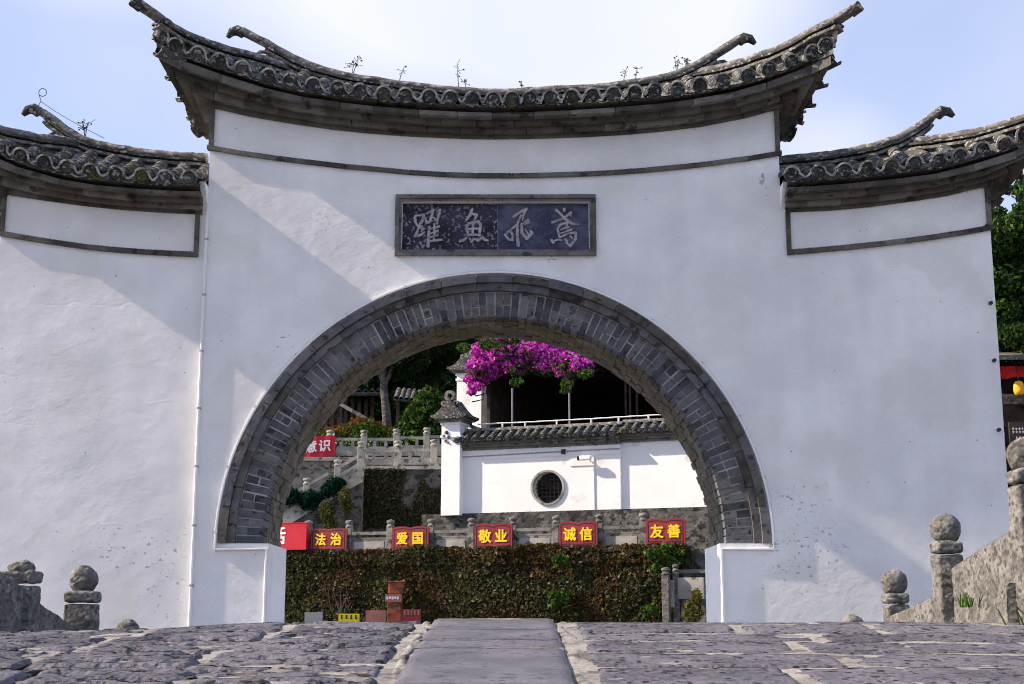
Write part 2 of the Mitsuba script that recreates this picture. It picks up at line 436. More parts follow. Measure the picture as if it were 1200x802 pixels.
def panel_color(p, n, uv):
    left = smoothstep(at(583, 265, 15)[0] + 0.01, at(583, 265, 15)[0] - 0.01, p.x)
    blue = mix((0.028, 0.032, 0.068), (0.078, 0.08, 0.128), smoothstep(0.3, 0.7, fbm(p.x * 5, p.z * 9, 0, 3)))
    dark = mix((0.012, 0.012, 0.022), (0.028, 0.03, 0.058), smoothstep(0.35, 0.7, fbm(p.x * 4 + 3, p.z * 7, 0, 3)))
    col = mix(blue, dark, left)
    sp = fbm(p.x * 42, p.z * 42, 1, 3)
    zone = 0.5 + 0.5 * smoothstep(0.4, 0.62, fbm(p.x * 3.1 + 7, p.z * 5, 0, 3))
    return mix(col, (0.30, 0.285, 0.30), (0.12 + 0.8 * left) * zone * smoothstep(0.60, 0.70, sp))


mat('slate_panel', panel_color, 0.7, relief(0.004, 60))
mat('pale_relief', mottled((0.26, 0.248, 0.265), (0.37, 0.353, 0.375), 14, (0.18, 0.17, 0.19), 24, 0.60, 0.3), 0.9)


def leafmat(name, trans=0.5, rough_=0.5, spec=0.5):
    scene['mat_' + name] = {'type': 'principledthin', 'base_color': {'type': 'mesh_attribute', 'name': 'vertex_color'}, 'roughness': rough_, 'diff_trans': trans, 'spec_trans': 0.0, 'eta': 1.4}


leafmat('leaf', 0.55, 0.5)
leafmat('petal', 0.7, 0.8)

# ------------------------------------------------------------------ ground, bridge deck and paving
structure('ground', TM([[-1500, -1500, 0], [1500, -1500, 0], [1500, 1500, 0], [-1500, 1500, 0]], [[0, 1, 2], [0, 2, 3]]), 'dirt', 'bare earth ground running out to the horizon')
structure('street', box(-30, 30, 17.2, 60, -0.2, 0.006), 'street', 'grey street behind the arch at the foot of the ivy wall')

_dz = PchipInterpolator([-9, -6, -3, 0, 4.93, 7.0, 7.6, 8.3, 9.7, 11.5, 13.9, 15.0, 16.5, 19.0, 24],
                        [-1.9, -1.42, -1.0, -0.67, -0.214, -0.03, 0.012, -0.035, -0.33, -0.64, -1.0, -1.10, -1.18, -1.28, -1.33])
SL, SR = -0.415, 0.225                        # the smooth slab lane up the middle


def deck(X, Y):
    X = np.asarray(X, float)
    crown = np.where(X < SL, 0.016 * (SL - X), np.where(X > SR, 0.004 * (X - SR), 0.0))
    und = meshkit.fbm(np.stack([X * 0.9 + 2, np.asarray(Y, float) * 1.1, 0 * X * Y], -1), 3, 15) - 0.5
    return CZ + _dz(Y) - crown + und * np.where(X < SL, 0.055, np.where(X > SR, 0.022, 0.0))


# mortar bed and bridge body in one solid: rises a little under the joints
xs = np.concatenate([np.linspace(-3.35, 3.35, 120)])
ys = np.concatenate([np.linspace(-8, 4.2, 60), np.linspace(4.3, 8.2, 170), np.linspace(8.3, 20, 60)])
XX, YY = np.meshgrid(xs, ys, indexing='ij')
bumpy = meshkit.fbm(np.stack([XX * 5, YY * 7, 0 * XX], -1), 3, 2)
low = meshkit.fbm(np.stack([XX * 1.1 + 4, YY * 1.1, 0 * XX], -1), 3, 9)
ZZ = deck(XX, YY) + 0.016 * (bumpy - 0.5) - np.where(XX > SR, 0.0072, 0.0108) - 0.045 * np.clip((low - 0.54) / 0.1, 0, 1) * (XX < SL)
topg = grid(np.stack([XX, YY, ZZ], -1))
side = []
for i in (0, -1):
    side.append(grid(np.stack([np.stack([XX[i], YY[i], ZZ[i]], -1), np.stack([XX[i], YY[i], 0 * ZZ[i] - 0.1], -1)], 0)))
pv = structure('pavement', cat([topg] + side), 'joint_mortar', 'worn stone paving of the bridge with pale mortar joints in the foreground', 'paving')


def paving_stone(x0, x1, y0, y1, seed, dense, amp=0.03, lift=0.0, slab=False, pitk=0.05, gap=0.021):
    rng = np.random.default_rng(seed)
    w, l = x1 - x0, y1 - y0
    nx, ny = (max(6, int(w / 0.022)), max(5, int(l / 0.022))) if dense else (8, 5)
    a, b = np.meshgrid(np.linspace(0, 1, nx), np.linspace(0, 1, ny), indexing='ij')
    g = 0.011 if slab else gap
    j = 0.0 if slab else 0.026
    # ragged outline
    ex = lambda t, s: (meshkit.fbm(np.stack([t * 3 + s, t * 0, t * 0], -1), 3, seed) - 0.5) * 2 * j
    L, R = x0 + g + ex(b * l, 3.1), x1 - g + ex(b * l, 9.7)
    B, Tt = y0 + g + ex(a * w, 5.3), y1 - g + ex(a * w, 1.9)
    X, Y = L + (R - L) * a, B + (Tt - B) * b
    d = np.minimum(np.minimum(a, 1 - a) * w, np.minimum(b, 1 - b) * l)
    edge = np.clip(d / (0.012 if slab else 0.022), 0, 1) ** 0.6
    n1 = meshkit.fbm(np.stack([X * 4 + seed, Y * 4, 0 * X], -1), 4, seed) - 0.5
    pit = np.clip(meshkit.fbm(np.stack([X * 11, Y * 13, 0 * X + seed], -1), 3, 4) - 0.58, 0, 1)
    Z = deck(X, Y) + lift + amp * n1 - (0.0 if slab else pitk) * pit - (0.012 if slab else 0.018) * (1 - edge)
    top = np.stack([X, Y, Z], -1)
    return grid(top)


rs = np.random.default_rng(21)
for lane, (xa, xb) in enumerate([(-3.0, SL - 0.045), (SR + 0.06, 3.0)]):
    y = -2.0
    while y < 16.0:
        dy = rs.uniform(0.38, 0.56)
        near = 4.2 < y < 8.0
        x = xa
        while x < xb - 0.05:
            w = rs.uniform(0.55, 1.35)
            if xb - x - w < 0.5:
                w = xb - x
            k = add('paving_stone', paving_stone(x, x + w, y, y + dy, int(rs.integers(1, 9999)), near, amp=0.030 if lane == 0 else 0.012, lift=rs.uniform(-0.003, 0.005), pitk=0.15 if lane == 0 else 0.035), 'basalt', pv, smooth=False if not near else 60)
            x += w
        y += dy
cuts = [-2.0, -1.1, -0.2, 0.7, 1.6, 2.4, 3.2, 4.05, 4.9, 6.03, 6.36, 6.88, 7.55, 8.3, 9.1, 9.9, 10.8, 11.7, 12.6, 13.5, 14.4, 15.3, 16.2]
for y0, y1 in zip(cuts[:-1], cuts[1:]):
    add('slab', paving_stone(SL, SR, y0, y1, int(y0 * 10 + 500), 4.2 < y0 < 8, amp=0.008, lift=rs.uniform(0.012, 0.017), slab=True), 'basalt_slab', pv, smooth=60)
    wv = np.linspace(SL + 0.01, SR - 0.01, 26)
    wob = 0.006 * (meshkit.fbm(np.stack([wv * 6, wv * 0 + y1, wv * 0], -1), 3, 5) - 0.5)
    hgt = 0.012 + 0.010 * (meshkit.fbm(np.stack([wv * 9, wv * 0 + y1 * 3, wv * 0], -1), 3, 6) - 0.42)
    add('mortar_joint', grid(np.stack([np.stack([wv, y1 + wob - 0.016, deck(wv, wv * 0 + y1) - 0.01], -1), np.stack([wv, y1 + wob, deck(wv, wv * 0 + y1) + hgt], -1), np.stack([wv, y1 + wob + 0.016, deck(wv, wv * 0 + y1) - 0.01], -1)], 0)), 'joint_mortar', pv, smooth=True)
# raised mortar runs beside the slab lane
for (x0, wd, sd) in ((SL - 0.022, 0.018, 3), (SR + 0.03, 0.03, 8)):
    yy = np.linspace(4.0, 7.7, 150)
    wob = (meshkit.fbm(np.stack([yy * 2.2, yy * 0, yy * 0], -1), 3, sd) - 0.5) * 0.08
    P = []
    for q in np.linspace(-1, 1, 7):
        Xq = x0 + wob + q * wd * (0.7 + 0.6 * meshkit.noise(np.stack([yy * 3, yy * 0 + q, yy * 0], -1), sd))
        Zq = deck(Xq * 0 + (SL if sd == 3 else SR) * 1.0001, yy) + 0.008 * (1 - q * q) + 0.026 * (meshkit.fbm(np.stack([Xq * 7, yy * 5, 0 * yy], -1), 3, sd) - 0.5) - 0.012
        P.append(np.stack([Xq, yy, Zq], -1))
    add('mortar_joint', grid(np.stack(P, 0)), 'joint_mortar', pv, smooth=True)

# ------------------------------------------------------------------ the gateway
GW = thing('gateway', 'tall white plastered gate wall with round brick arch and upswept grey tile roofs', 'gateway')
YW, YB, YV, YVB, YVR = 15.0, 16.2, 15.06, 15.96, 15.001         # front and back of the main wall and of the two wing walls
AX, AZ = -0.185, at(581, 637, 15)[2]               # arch centre
JL, JR = AX - 2.36, AX + 2.36
XL, XR = -3.335, 2.945
WL, WR = -5.60, 5.225


def zpx(pts, Y):
    return fit([(at(x, y, Y)[0], at(x, y, Y)[2]) for x, y in pts])


frieze = zpx([(247, 126), (300, 138), (350, 146.5), (400, 153.5), (440, 157.5), (510, 162), (580, 164), (650, 162.5), (700, 160.5), (760, 156), (820, 149), (870, 139), (907, 129)], YW)
wing_frieze_l = zpx([(-12, 224), (0, 227), (50, 235), (110, 243), (170, 248.5), (237, 252)], YV)
wing_frieze_r = zpx([(915, 249.5), (970, 247.5), (1011, 244), (1060, 237.5), (1110, 229.5), (1157, 218)], YVR)


def wall_poly(x0, x1, top, zb=-0.3, n=40):
    x = np.linspace(x0, x1, n)
    return Polygon([(x0, zb), (x1, zb)] + [(a, float(top(a)) + 0.03) for a in x[::-1]])


def arch_poly(r, jamb=True):
    a = np.linspace(0, np.pi, 97)
    p = [(AX + r * np.cos(t), AZ + r * np.sin(t)) for t in a]
    low = Polygon(p)
    return low.union(shapely.box(JL, -1, JR, AZ + 0.01)) if jamb else low


RO, RM, RV, RI = 2.885, 2.80, 2.715, 2.43         # outer edge of the moulding, its step, outer and inner edge of the voussoirs
pq0, pq1 = at(470.5, 294.5, YW), at(690, 237, YW)  # the plaque's recess
recess = shapely.box(pq0[0], pq0[2], pq1[0], pq1[2])
main = wall_poly(XL, XR, frieze)
layers = []
for poly, y0, y1 in ((main.difference(arch_poly(RO - 0.01)).difference(recess), YW, YW + 0.08), (main.difference(arch_poly(RV - 0.03)), YW + 0.08, YB)):
    layers.append(to_man(slab_xz(poly, y0, y1)))
wall = from_man(layers[0] + layers[1])
add('wall', wall, 'limewash', GW)
for x0, x1, top, yv in ((WL, XL - 0.002, wing_frieze_l, YV), (XR - 0.05, WR, wing_frieze_r, YVR)):
    add('wing_wall', slab_xz(wall_poly(x0, x1, top), yv, YVB), 'limewash', GW)

# ---- arch: mortar core, voussoirs, mouldings, soffit bricks
arch_key = None


def annulus(r0, r1, y0, y1, a0=0.0, a1=np.pi, n=96):
    a = np.linspace(a0, a1, n)
    c, s = np.cos(a), np.sin(a)
    P = lambda r, y: np.stack([AX + r * c, np.full(n, y), AZ + r * s], -1)
    q = np.stack([P(r0, y0), P(r1, y0), P(r1, y1), P(r0, y1), P(r0, y0)], 0)
    f = grid(q)
    caps = [hexa_cap(q[:, 0]), hexa_cap(q[:, -1])]
    m = cat([f] + caps)
    m.merge_vertices()
    trimesh.repair.fix_normals(m)
    return TM(m.vertices, m.faces)


def hexa_cap(p):
    return TM(p[:4], [[0, 1, 2], [0, 2, 3]])


arch = add('arch', annulus(RI + 0.024, RV, YW + 0.062, YB - 0.01), 'mortar', GW)


def arc_block(r0, r1, y0, y1, a0, a1, n=3):
    a = np.linspace(a0, a1, n)
    c, s = np.cos(a), np.sin(a)
    P = lambda r, y: np.stack([AX + r * c, np.full(n, y), AZ + r * s], -1)
    q = np.stack([P(r0, y0), P(r1, y0), P(r1, y1), P(r0, y1), P(r0, y0)], 0)
    return cat([grid(q), TM(q[:4, 0], [[0, 2, 1], [0, 3, 2]]), TM(q[:4, -1], [[0, 1, 2], [0, 2, 3]])])


ra = np.random.default_rng(5)
NV = 92
st = np.pi / NV
for i in range(NV):
    a0, a1 = i * st + 0.0022 + ra.uniform(0, 0.001), (i + 1) * st - 0.0026 - ra.uniform(0, 0.001)
    tilt = ra.normal(0, 0.0006)
    cutsr = [RI, RV]
    u = ra.random()
    if u > 0.36:
        cutsr = [RI, RI + (RV - RI) * (0.5 + ra.normal(0, 0.05)), RV]
    if u > 0.9:
        cutsr = [RI, RI + 0.1, RI + 0.2, RV]
    for r0, r1 in zip(cutsr[:-1], cutsr[1:]):
        yf = YW + 0.05 + ra.uniform(-0.006, 0.007)
        add('voussoir', arc_block(r0 + ra.uniform(0, 0.006), r1 - ra.uniform(0.006, 0.014), yf, YW + 0.3, a0 + tilt, a1 + tilt), BRICKS[ra.integers(5)], arch)
for r0, r1, y0, y1, n, off in ((RM + 0.003, RO, YW - 0.035, YW + 0.07, 23, 0.0), (RV + 0.004, RM, YW + 0.006, YW + 0.07, 22, 0.5)):
    s_ = np.pi / n
    edges = [0] + [(i + off * 1.0) * s_ for i in range(1, n + (1 if off == 0 else 0))] + [np.pi]
    for a0, a1 in zip(edges[:-1], edges[1:]):
        if a1 - a0 > 0.01:
            add('moulding_brick', arc_block(r0, r1 + ra.uniform(-0.004, 0.004), y0 + ra.uniform(-0.004, 0.004), y1, a0 + 0.0012, a1 - 0.0012, 6), ['cornice_brick_a', 'grey_brick_c', 'cornice_brick_b', 'grey_brick_d', 'grey_brick_a'][ra.integers(5)], arch)
sof = []
for i in range(NV):
    y = YW + 0.305 + (0.13 if i % 2 else 0.0)
    a0, a1 = i * st + 0.0005, (i + 1) * st - 0.0005
    if i % 2:
        sof.append(arc_block(RI + ra.uniform(-0.004, 0.006), RV - 0.1, YW + 0.305, y - 0.008, a0, a1, 2))
    while y < YB - 0.02:
        y2 = min(y + 0.27, YB)
        sof.append(arc_block(RI + ra.uniform(-0.012, 0.012), RV - 0.1, y, y2 - 0.008, a0, a1, 2))
        y = y2
k = add('soffit_bricks', cat(sof), 'soffit_brick', arch)
labels[k] = {'kind': 'stuff'}

# ---- thin brick mouldings that frame the white panels
mould_main = zpx([(243, 173.5), (300, 183), (350, 189.5), (400, 195.5), (440, 199), (510, 205), (580, 207), (650, 206), (700, 204), (760, 200), (820, 194), (870, 187.5), (910, 181)], YW)
wing_mould_l = zpx([(-12, 271.5), (0, 274), (44, 281.5), (110, 291), (170, 296), (236, 299)], YV)
wing_mould_r = zpx([(915, 297), (960, 293.5), (1008, 289), (1060, 283), (1110, 276), (1157, 268)], YVR)


def strip_bricks(x0, x1, zc, y0, y1, h, n, seed):
    rr = np.random.default_rng(seed)
    xe = np.linspace(x0, x1, n + 1) + np.concatenate([[0], rr.uniform(-0.06, 0.06, n - 1), [0]])
    for a, b in zip(xe[:-1], xe[1:]):
        za, zb = float(zc(a)), float(zc(b))
        o = rr.uniform(-0.006, 0.004)
        xa, xb = a + 0.002, b - 0.002
        add('moulding_brick', hexa([[xa, y0 + o, za - h / 2], [xb, y0 + o, zb - h / 2], [xb, y1, zb - h / 2], [xa, y1, za - h / 2],
                                    [xa, y0 + o, za + h / 2], [xb, y0 + o, zb + h / 2], [xb, y1, zb + h / 2], [xa, y1, za + h / 2]]), CORNICE[rr.integers(6)], GW)


strip_bricks(XL - 0.03, XR + 0.03, mould_main, YW - 0.035, YW + 0.03, 0.05, 17, 1)
strip_bricks(WL - 0.02, XL - 0.09, wing_mould_l, YV - 0.035, YV + 0.03, 0.055, 7, 2)
strip_bricks(XR + 0.045, WR + 0.02, wing_mould_r, YVR - 0.035, YVR + 0.03, 0.055, 7, 3)
for x, w, zb_, zt, yf in ((XL + 0.012, 0.05, mould_main, frieze, YW), (XR - 0.012, 0.05, mould_main, frieze, YW), (XL - 0.115, 0.05, wing_mould_l, wing_frieze_l, YV), (XR + 0.07, 0.05, wing_mould_r, wing_frieze_r, YVR), (WR - 0.012, 0.05, wing_mould_r, wing_frieze_r, YVR), (WL + 0.012, 0.05, wing_mould_l, wing_frieze_l, YV)):
    za, zb = float(zb_(x)) + 0.0265, float(zt(x)) - 0.002
    zm = (za + zb) / 2 + 0.03
    for a, b in ((za, zm - 0.002), (zm + 0.002, zb)):
        add('moulding_brick', box(x - w / 2, x + w / 2, yf - 0.03, yf + 0.03, a, b), CORNICE[ra.integers(6)], GW)
for x, y in ((1156.5, 267), (1161.5, 357), (1165.5, 424), (1171, 505)):
    p = at(x, y, YV)
    add('bolt', shift(moved(trimesh.creation.cylinder(radius=0.02, height=0.05, sections=10), XZ), p[0] - 0.03, YVR - 0.012, p[2]), 'black_metal', GW)

# ---- tile, as shared meshes: y runs up the slope, z out of it
a_ = np.linspace(0, np.pi, 11)


def half_pipe(r0, r1, th, L, arc=a_):
    c, s = np.cos(arc), np.sin(arc)
    P = lambda r, y: np.stack([r * c, np.full(len(arc), y), r * s], -1)
    return cat([grid(np.stack([P(r0, 0), P(r1, L)], 0)[:, ::-1]), grid(np.stack([P(r0 - th, 0), P(r1 - th, L)], 0)), grid(np.stack([P(r0 - th, 0), P(r0, 0)], 0)[:, ::-1]), grid(np.stack([P(r1 - th, L), P(r1, L)], 0))])


COVER_M = half_pipe(0.081, 0.0755, 0.013, 0.30)
b_ = np.linspace(np.pi * 1.12, np.pi * 1.88, 9)
PAN_M = shift(half_pipe(0.115, 0.115, 0.014, 0.30, b_), z=0.075)
COVER = mikit.ply(COVER_M, 'mat_roof_tile', smooth=40)
PAN = mikit.ply(PAN_M, 'mat_roof_tile', smooth=40)


def end_disc():
    prof = [(0.0, 0.0), (0.03, 0.004), (0.034, 0.012), (0.05, 0.014), (0.056, 0.0), (0.066, 0.0), (0.07, 0.012), (0.081, 0.012), (0.083, 0.004), (0.083, -0.03), (0.0, -0.03)]
    m = lathe(prof, 24)
    petals = [shift(trimesh.creation.icosphere(subdivisions=1, radius=0.011), 0.043 * math.cos(t), 0.043 * math.sin(t), 0.006) for t in np.arange(8) * np.pi / 4]
    m = cat([m] + petals)
    return moved(m, XZ)                # faces -Y


DISC = mikit.ply(end_disc(), 'mat_roof_tile', smooth=35)


def rows_matrix(p, q):
    """Frame at p with y along p->q, z out of the slope."""
    d = (q - p) / np.linalg.norm(q - p)
    up = np.array([0, 0, 1.0])
    x = np.cross(d, up)
    x /= np.linalg.norm(x)
    z = np.cross(x, d)
    return x, d, z


def build_roof(name, spec):
    """One upswept hipped tile roof on a corbelled brick cornice. spec gives its curves in world coordinates."""
    s = spec
    rng = np.random.default_rng(s['seed'])
    W, E = s['W'], s['E']                       # front wall line and front cornice edge, s in [0, 1]
    S = np.linspace(0, 1, 41)
    Yr = s['Yr']
    hips = s['hips']                            # {'l': curve, 'r': curve}: (n, 3) from tip inwards
    zr = s['zr']
    D = s['D']                                  # eave line: X -> (Y, Z) of the tile ends' centres

    def top_of(X):
        """Where a tile row at X ends: on the ridge, or on a hip beyond it."""
        for side, h in hips.items():
            beyond = X < s['xh'][side] if side == 'l' else X > s['xh'][side]
            if beyond:
                o = np.argsort(h[:, 0])
                return np.array([X, np.interp(X, h[o, 0], h[o, 1]), np.interp(X, h[o, 0], h[o, 2]) - 0.10])
        return np.array([X, Yr, float(zr(X)) - 0.17])

    # roof bed: the sheets under the tiles, front and back
    xe = np.linspace(s['x0'], s['x1'], 60)
    F = []
    for X in xe:
        p, q = np.array([X, *D(X)]) + [0, 0.03, -0.06], top_of(X)
        if q[1] - p[1] < 0.02:
            q = p + [0, 0.02, 0]
        F.append([p + (q - p) * t - np.array([0, 0, 0.05 * math.sin(math.pi * t)]) for t in np.linspace(0, 1, 7)])
    F = np.array(F)
    R = F.copy()
    R[..., 1] = 2 * Yr - R[..., 1]
    bed = [grid(F), grid(R[::-1])]
    sidebed = {}
    for side in hips:
        i = 0 if side == 'l' else -1
        f0, f1 = F[i, 0], R[i, 0]
        h = hips[side][::-1]
        far = h[0] - [0, 0, 0.12]
        V = np.linspace(0, 1, 17)
        rowsv = []
        for v in V:
            e = s['side'][side](v) + np.array([0, 0, 0.06])
            topv = np.array([far[0], Yr, far[2]])
            # follows the hips: sinks from the corner towards the apex
            cpts = []
            for t in np.linspace(0, 1, 8):
                hx = np.interp(t, np.linspace(0, 1, len(hips[side])), hips[side][:, 0])
                cpts.append(e * (1 - t) + topv * t - np.array([0, 0, 0.20 * math.sin(math.pi * t) * abs(2 * v - 1)]))
            rowsv.append(cpts)
        g = grid(np.array(rowsv))
        bed.append(g)
        sidebed[side] = np.array(rowsv)
    rk = add(name, cat(bed), 'ridge_mortar', GW)

    # corbelled cornice
    K = s.get('K', 4)
    hs = np.array([0, 0.20, 0.47, 0.74, 1.0]) if K == 4 else np.linspace(0, 1, K + 1)
    ps = np.array([0.10, 0.36, 0.66, 0.96])

    def corner(u, p, t):
        w, e = W(u), E(u)
        return np.array([w[0] + (e[0] - w[0]) * p, w[1] + (e[1] - w[1]) * p, w[2] + (e[2] - w[2]) * t])

    for k in range(K):
        L = 0.37 if k else 0.45
        n = int(round(s['length'] / L))
        ue = (np.arange(n + 1) + (0.5 if k % 2 else 0.0)) / n
        ue = np.concatenate([[0], ue[(ue > 0.012) & (ue < 0.988)] + 0 * 1, [1]])
        ue[1:-1] += rng.uniform(-0.2, 0.2, len(ue) - 2) / n * 0.5
        for u0, u1 in zip(ue[:-1], ue[1:]):
            p = ps[k] + rng.uniform(-0.012, 0.012)
            e0, e1 = u0 + 0.0005, u1 - 0.0005
            A, B, C_, D_ = corner(e0, p, hs[k] + 0.008), corner(e1, p, hs[k] + 0.008), corner(e1, p, hs[k + 1]), corner(e0, p, hs[k + 1])
            back = lambda q, u: np.array([q[0] * 0.55 + W(u)[0] * 0.45, W(u)[1] + 0.06, q[2]])
            a2, b2, c2, d2 = back(A, u0), back(B, u1), back(C_, u1), back(D_, u0)
            add('cornice_brick', hexa([A, B, b2, a2, D_, C_, c2, d2]), CORNICE[rng.integers(7)], rk)
        # rear cornice course and side cornices
        for side in hips:
            u = 0.0 if side == 'l' else 1.0
            m = 4
            for i in range(m):
                v0, v1 = i / m + 0.003, (i + 1) / m - 0.003
                pts = []
                for t in (hs[k] + 0.008, hs[k + 1]):
                    for v, inn in ((v0, 0), (v1, 0), (v1, 1), (v0, 1)):
                        w, e = s['wside'][side](v), s['side'][side](v)
                        q = w + (e - w) * np.array([ps[k], ps[k], t])
                        if inn:
                            q = np.array([w[0] + (0.08 if side == 'l' else -0.08), w[1] * 0.8 + q[1] * 0.2, q[2]])
                        pts.append(q)
                if side == 'r':
                    pts = [pts[1], pts[0], pts[3], pts[2], pts[5], pts[4], pts[7], pts[6]]
                h = hexa(pts)
                add('cornice_brick', h if h.volume > 0 else TM(h.vertices, h.faces[:, ::-1]), CORNICE[rng.integers(7)], rk)
    rear = []
    for u0, u1 in zip(S[:-1], S[1:]):
        q = [corner(u, p, t) for t in (0, 1.0) for u, p in ((u0, 0.2 + 0.7 * t), (u1, 0.2 + 0.7 * t), (u1, 0.0), (u0, 0.0))]
        q = [np.array([x[0], 2 * Yr - x[1], x[2]]) for x in q]
        rear.append(TM(hexa(q).vertices, hexa(q).faces[:, ::-1]))
    kk = add('rear_cornice', cat(rear), 'cornice_brick_b', rk)
    # lining between the cornice and the roof bed, so that no light comes in over the top brick
    lin = grid(np.array([[corner(u, 0.0, -0.05) + [0, 0.07, 0], corner(u, 0.5, 1.0) + [0, 0, 0.02], np.array([E(u)[0], E(u)[1] + 0.01, E(u)[2] + 0.05]), np.array([E(u)[0], *D(E(u)[0])]) + [0, 0.035, -0.05]] for u in S]))
    add('eave_lining', lin, 'cornice_brick_b', rk)

    # tile rows
    rear_t = []
    wave = []
    Xs = s['rows']
    for j, X in enumerate(Xs):
        p = np.array([X, *D(X)])
        q = top_of(X)
        if q[1] < p[1] + 0.08:
            q = p + np.array([0, 0.12, 0.03])
        d = q - p
        Ln = np.linalg.norm(d)
        x, y, z = rows_matrix(p, q)
        place('end_tile', DISC, basis(p + rng.normal(0, 0.004, 3), x, y, z), rk)
        n = max(1, int(math.ceil((Ln - 0.06) / 0.245)))
        for i in range(n):
            t0 = 0.01 + i * 0.245
            o = p + y * t0 - np.array([0, 0, 0.05 * math.sin(math.pi * min(t0 / Ln, 1))]) + z * (0.002 + rng.normal(0, 0.0015))
            nxt = p + y * min(t0 + 0.3, Ln) - np.array([0, 0, 0.05 * math.sin(math.pi * min((t0 + 0.3) / Ln, 1))]) - z * 0.006
            xx, yy, zz = rows_matrix(o, nxt)
            kx = 1 + rng.normal(0, 0.02)
            tl = min(1.0, max(0.3, (Ln - t0) / 0.3))
            M = basis(o, xx * kx, yy * tl, zz * kx)
            place('cover_tile', COVER, M, rk)
            M2 = M.copy()
            M2[1] *= -1
            M2[1, 3] += 2 * Yr
            rear_t.append(moved(COVER_M, M2))
        wave.append((p, x, z))
    for (p0, x0, z0), (p1, x1, z1) in zip(wave[:-1], wave[1:]):
        c = (p0 + p1) / 2
        gap = np.linalg.norm(p1 - p0)
        xx = (p1 - p0) / gap
        q = top_of(c[0])
        _, y, zz = rows_matrix(c, q if q[1] > c[1] + 0.1 else c + np.array([0, 0.12, 0.03]))
        zz = np.cross(xx, y)
        zz /= np.linalg.norm(zz)
        y = np.cross(zz, xx)
        place('pan_tile', PAN, basis(c - zz * 0.045 + y * -0.015, xx * gap / 0.225, y, zz), rk)
    # lime-washed lip that runs in waves over the tile ends and under the pans
    path = []
    for j, (p, x, z) in enumerate(wave):
        for t in np.linspace(np.pi * 0.97, np.pi * 0.03, 9):
            path.append(p + (x * math.cos(t) + z * math.sin(t)) * 0.083 + np.array([0, -0.012, 0]))
        if j + 1 < len(wave):
            p1 = wave[j + 1][0]
            for t in np.linspace(0, 1, 7)[1:-1]:
                c = p + (p1 - p) * ((0.085 + t * (np.linalg.norm(p1 - p) - 0.17)) / np.linalg.norm(p1 - p))
                path.append(c + np.array([0, -0.022, -0.045 * math.sin(math.pi * t) + 0.004]))
    add('lime_edge', sweep(np.array(path), np.array([[-0.011, -0.005], [0.011, -0.005], [0.011, 0.005], [-0.011, 0.005]]), (0, 1, 0)), 'lime_edge', rk)
    # side tiles over each hipped end: seen from below as a stair of tile ends
    for side, B in sidebed.items():
        sx = -1 if side == 'l' else 1
        m = 9
        for i in range(m):
            v = (i + 0.5) / m
            k = v * 16
            a = B[int(k)] * (1 - k % 1) + B[min(16, int(k) + 1)] * (k % 1)
            p, q = a[0], a[2]
            x, y, z = rows_matrix(p, q)
            place('cover_tile', COVER, basis(p - y * 0.07 + z * 0.03, x, y, z), rk)
            place('pan_tile', PAN, basis(p - y * 0.10 - z * 0.03 + x * 0.05, x * 1.05, y, z), rk)
        rear_t += [moved(COVER_M, basis(a_[1] + [0, 0, 0.05], *rows_matrix(a_[1], a_[3]))) for a_ in (B[2], B[5], B[8], B[11], B[14])]
    k = add('rear_tiles', cat(rear_t), 'roof_tile', rk, smooth=40)
    labels[k] = {'kind': 'stuff'}

    # ridges: a round cap on two thin courses of tile
    cap = [(0.072 * math.cos(t), 0.074 * math.sin(t) - 0.004) for t in np.linspace(0, np.pi, 9)]
    cap_sec = cap + [(-0.05, -0.02), (0.05, -0.02)]
    band = lambda w, z0, z1: [(-w, z0), (w, z0), (w, z1), (-w, z1)]

    def ridge_line(nm, path, mesh_scale=None, trim=(0, 0)):
        path = np.asarray(path, float)
        jit = meshkit.fbm(path * 7, 3, 3)[:, None] - 0.5
        path = path + jit * np.array([0.0, 0.0, 0.03])
        r = add(nm, rough(sweep(path, cap_sec, scale=mesh_scale), 0.012, s['seed'], 14), 'ridge_mortar', rk, smooth=50)
        lo = path[trim[0]:len(path) - trim[1]]
        add('tile_course', sweep(lo - [0, 0, 0.035], band(0.105, -0.012, 0.012)), 'roof_tile', r)
        add('tile_course', sweep(lo - [0, 0, 0.085], band(0.085, -0.016, 0.016)), 'ridge_mortar', r)
        return r

    rp = s['ridge']
    r = ridge_line('ridge', rp, trim=(3 if 'l' in s['tips'] else 0, 3 if 'r' in s['tips'] else 0))
    for end in s['tips']:
        tip = rp[0] if end == 'l' else rp[-1]
        nx = (rp[0] - rp[2]) if end == 'l' else (rp[-1] - rp[-3])
        nx /= np.linalg.norm(nx)
        up = np.cross(nx, [0, 1, 0])
        up = up if up[2] > 0 else -up
        m = sweep(np.array([tip - nx * 0.03, tip + nx * 0.05, tip + nx * 0.10 - up * 0.05, tip + nx * 0.11 - up * 0.13]), ring(0.052, 10), (0, 1, 0), [1.2, 1.25, 1.0, 0.5])
        add('ridge_end_tile', m, 'roof_tile', r, smooth=40)
        # prop under the raised ridge end
        b = tip - nx * 0.42
        add('ridge_prop', cat([tube([b - up * 0.2, b - up * 0.06], 0.03, 7), tube([b - up * 0.2 + nx * 0.14, b - up * 0.10 + nx * 0.10, b - up * 0.05], 0.022, 6)]), 'ridge_mortar', r, smooth=40)
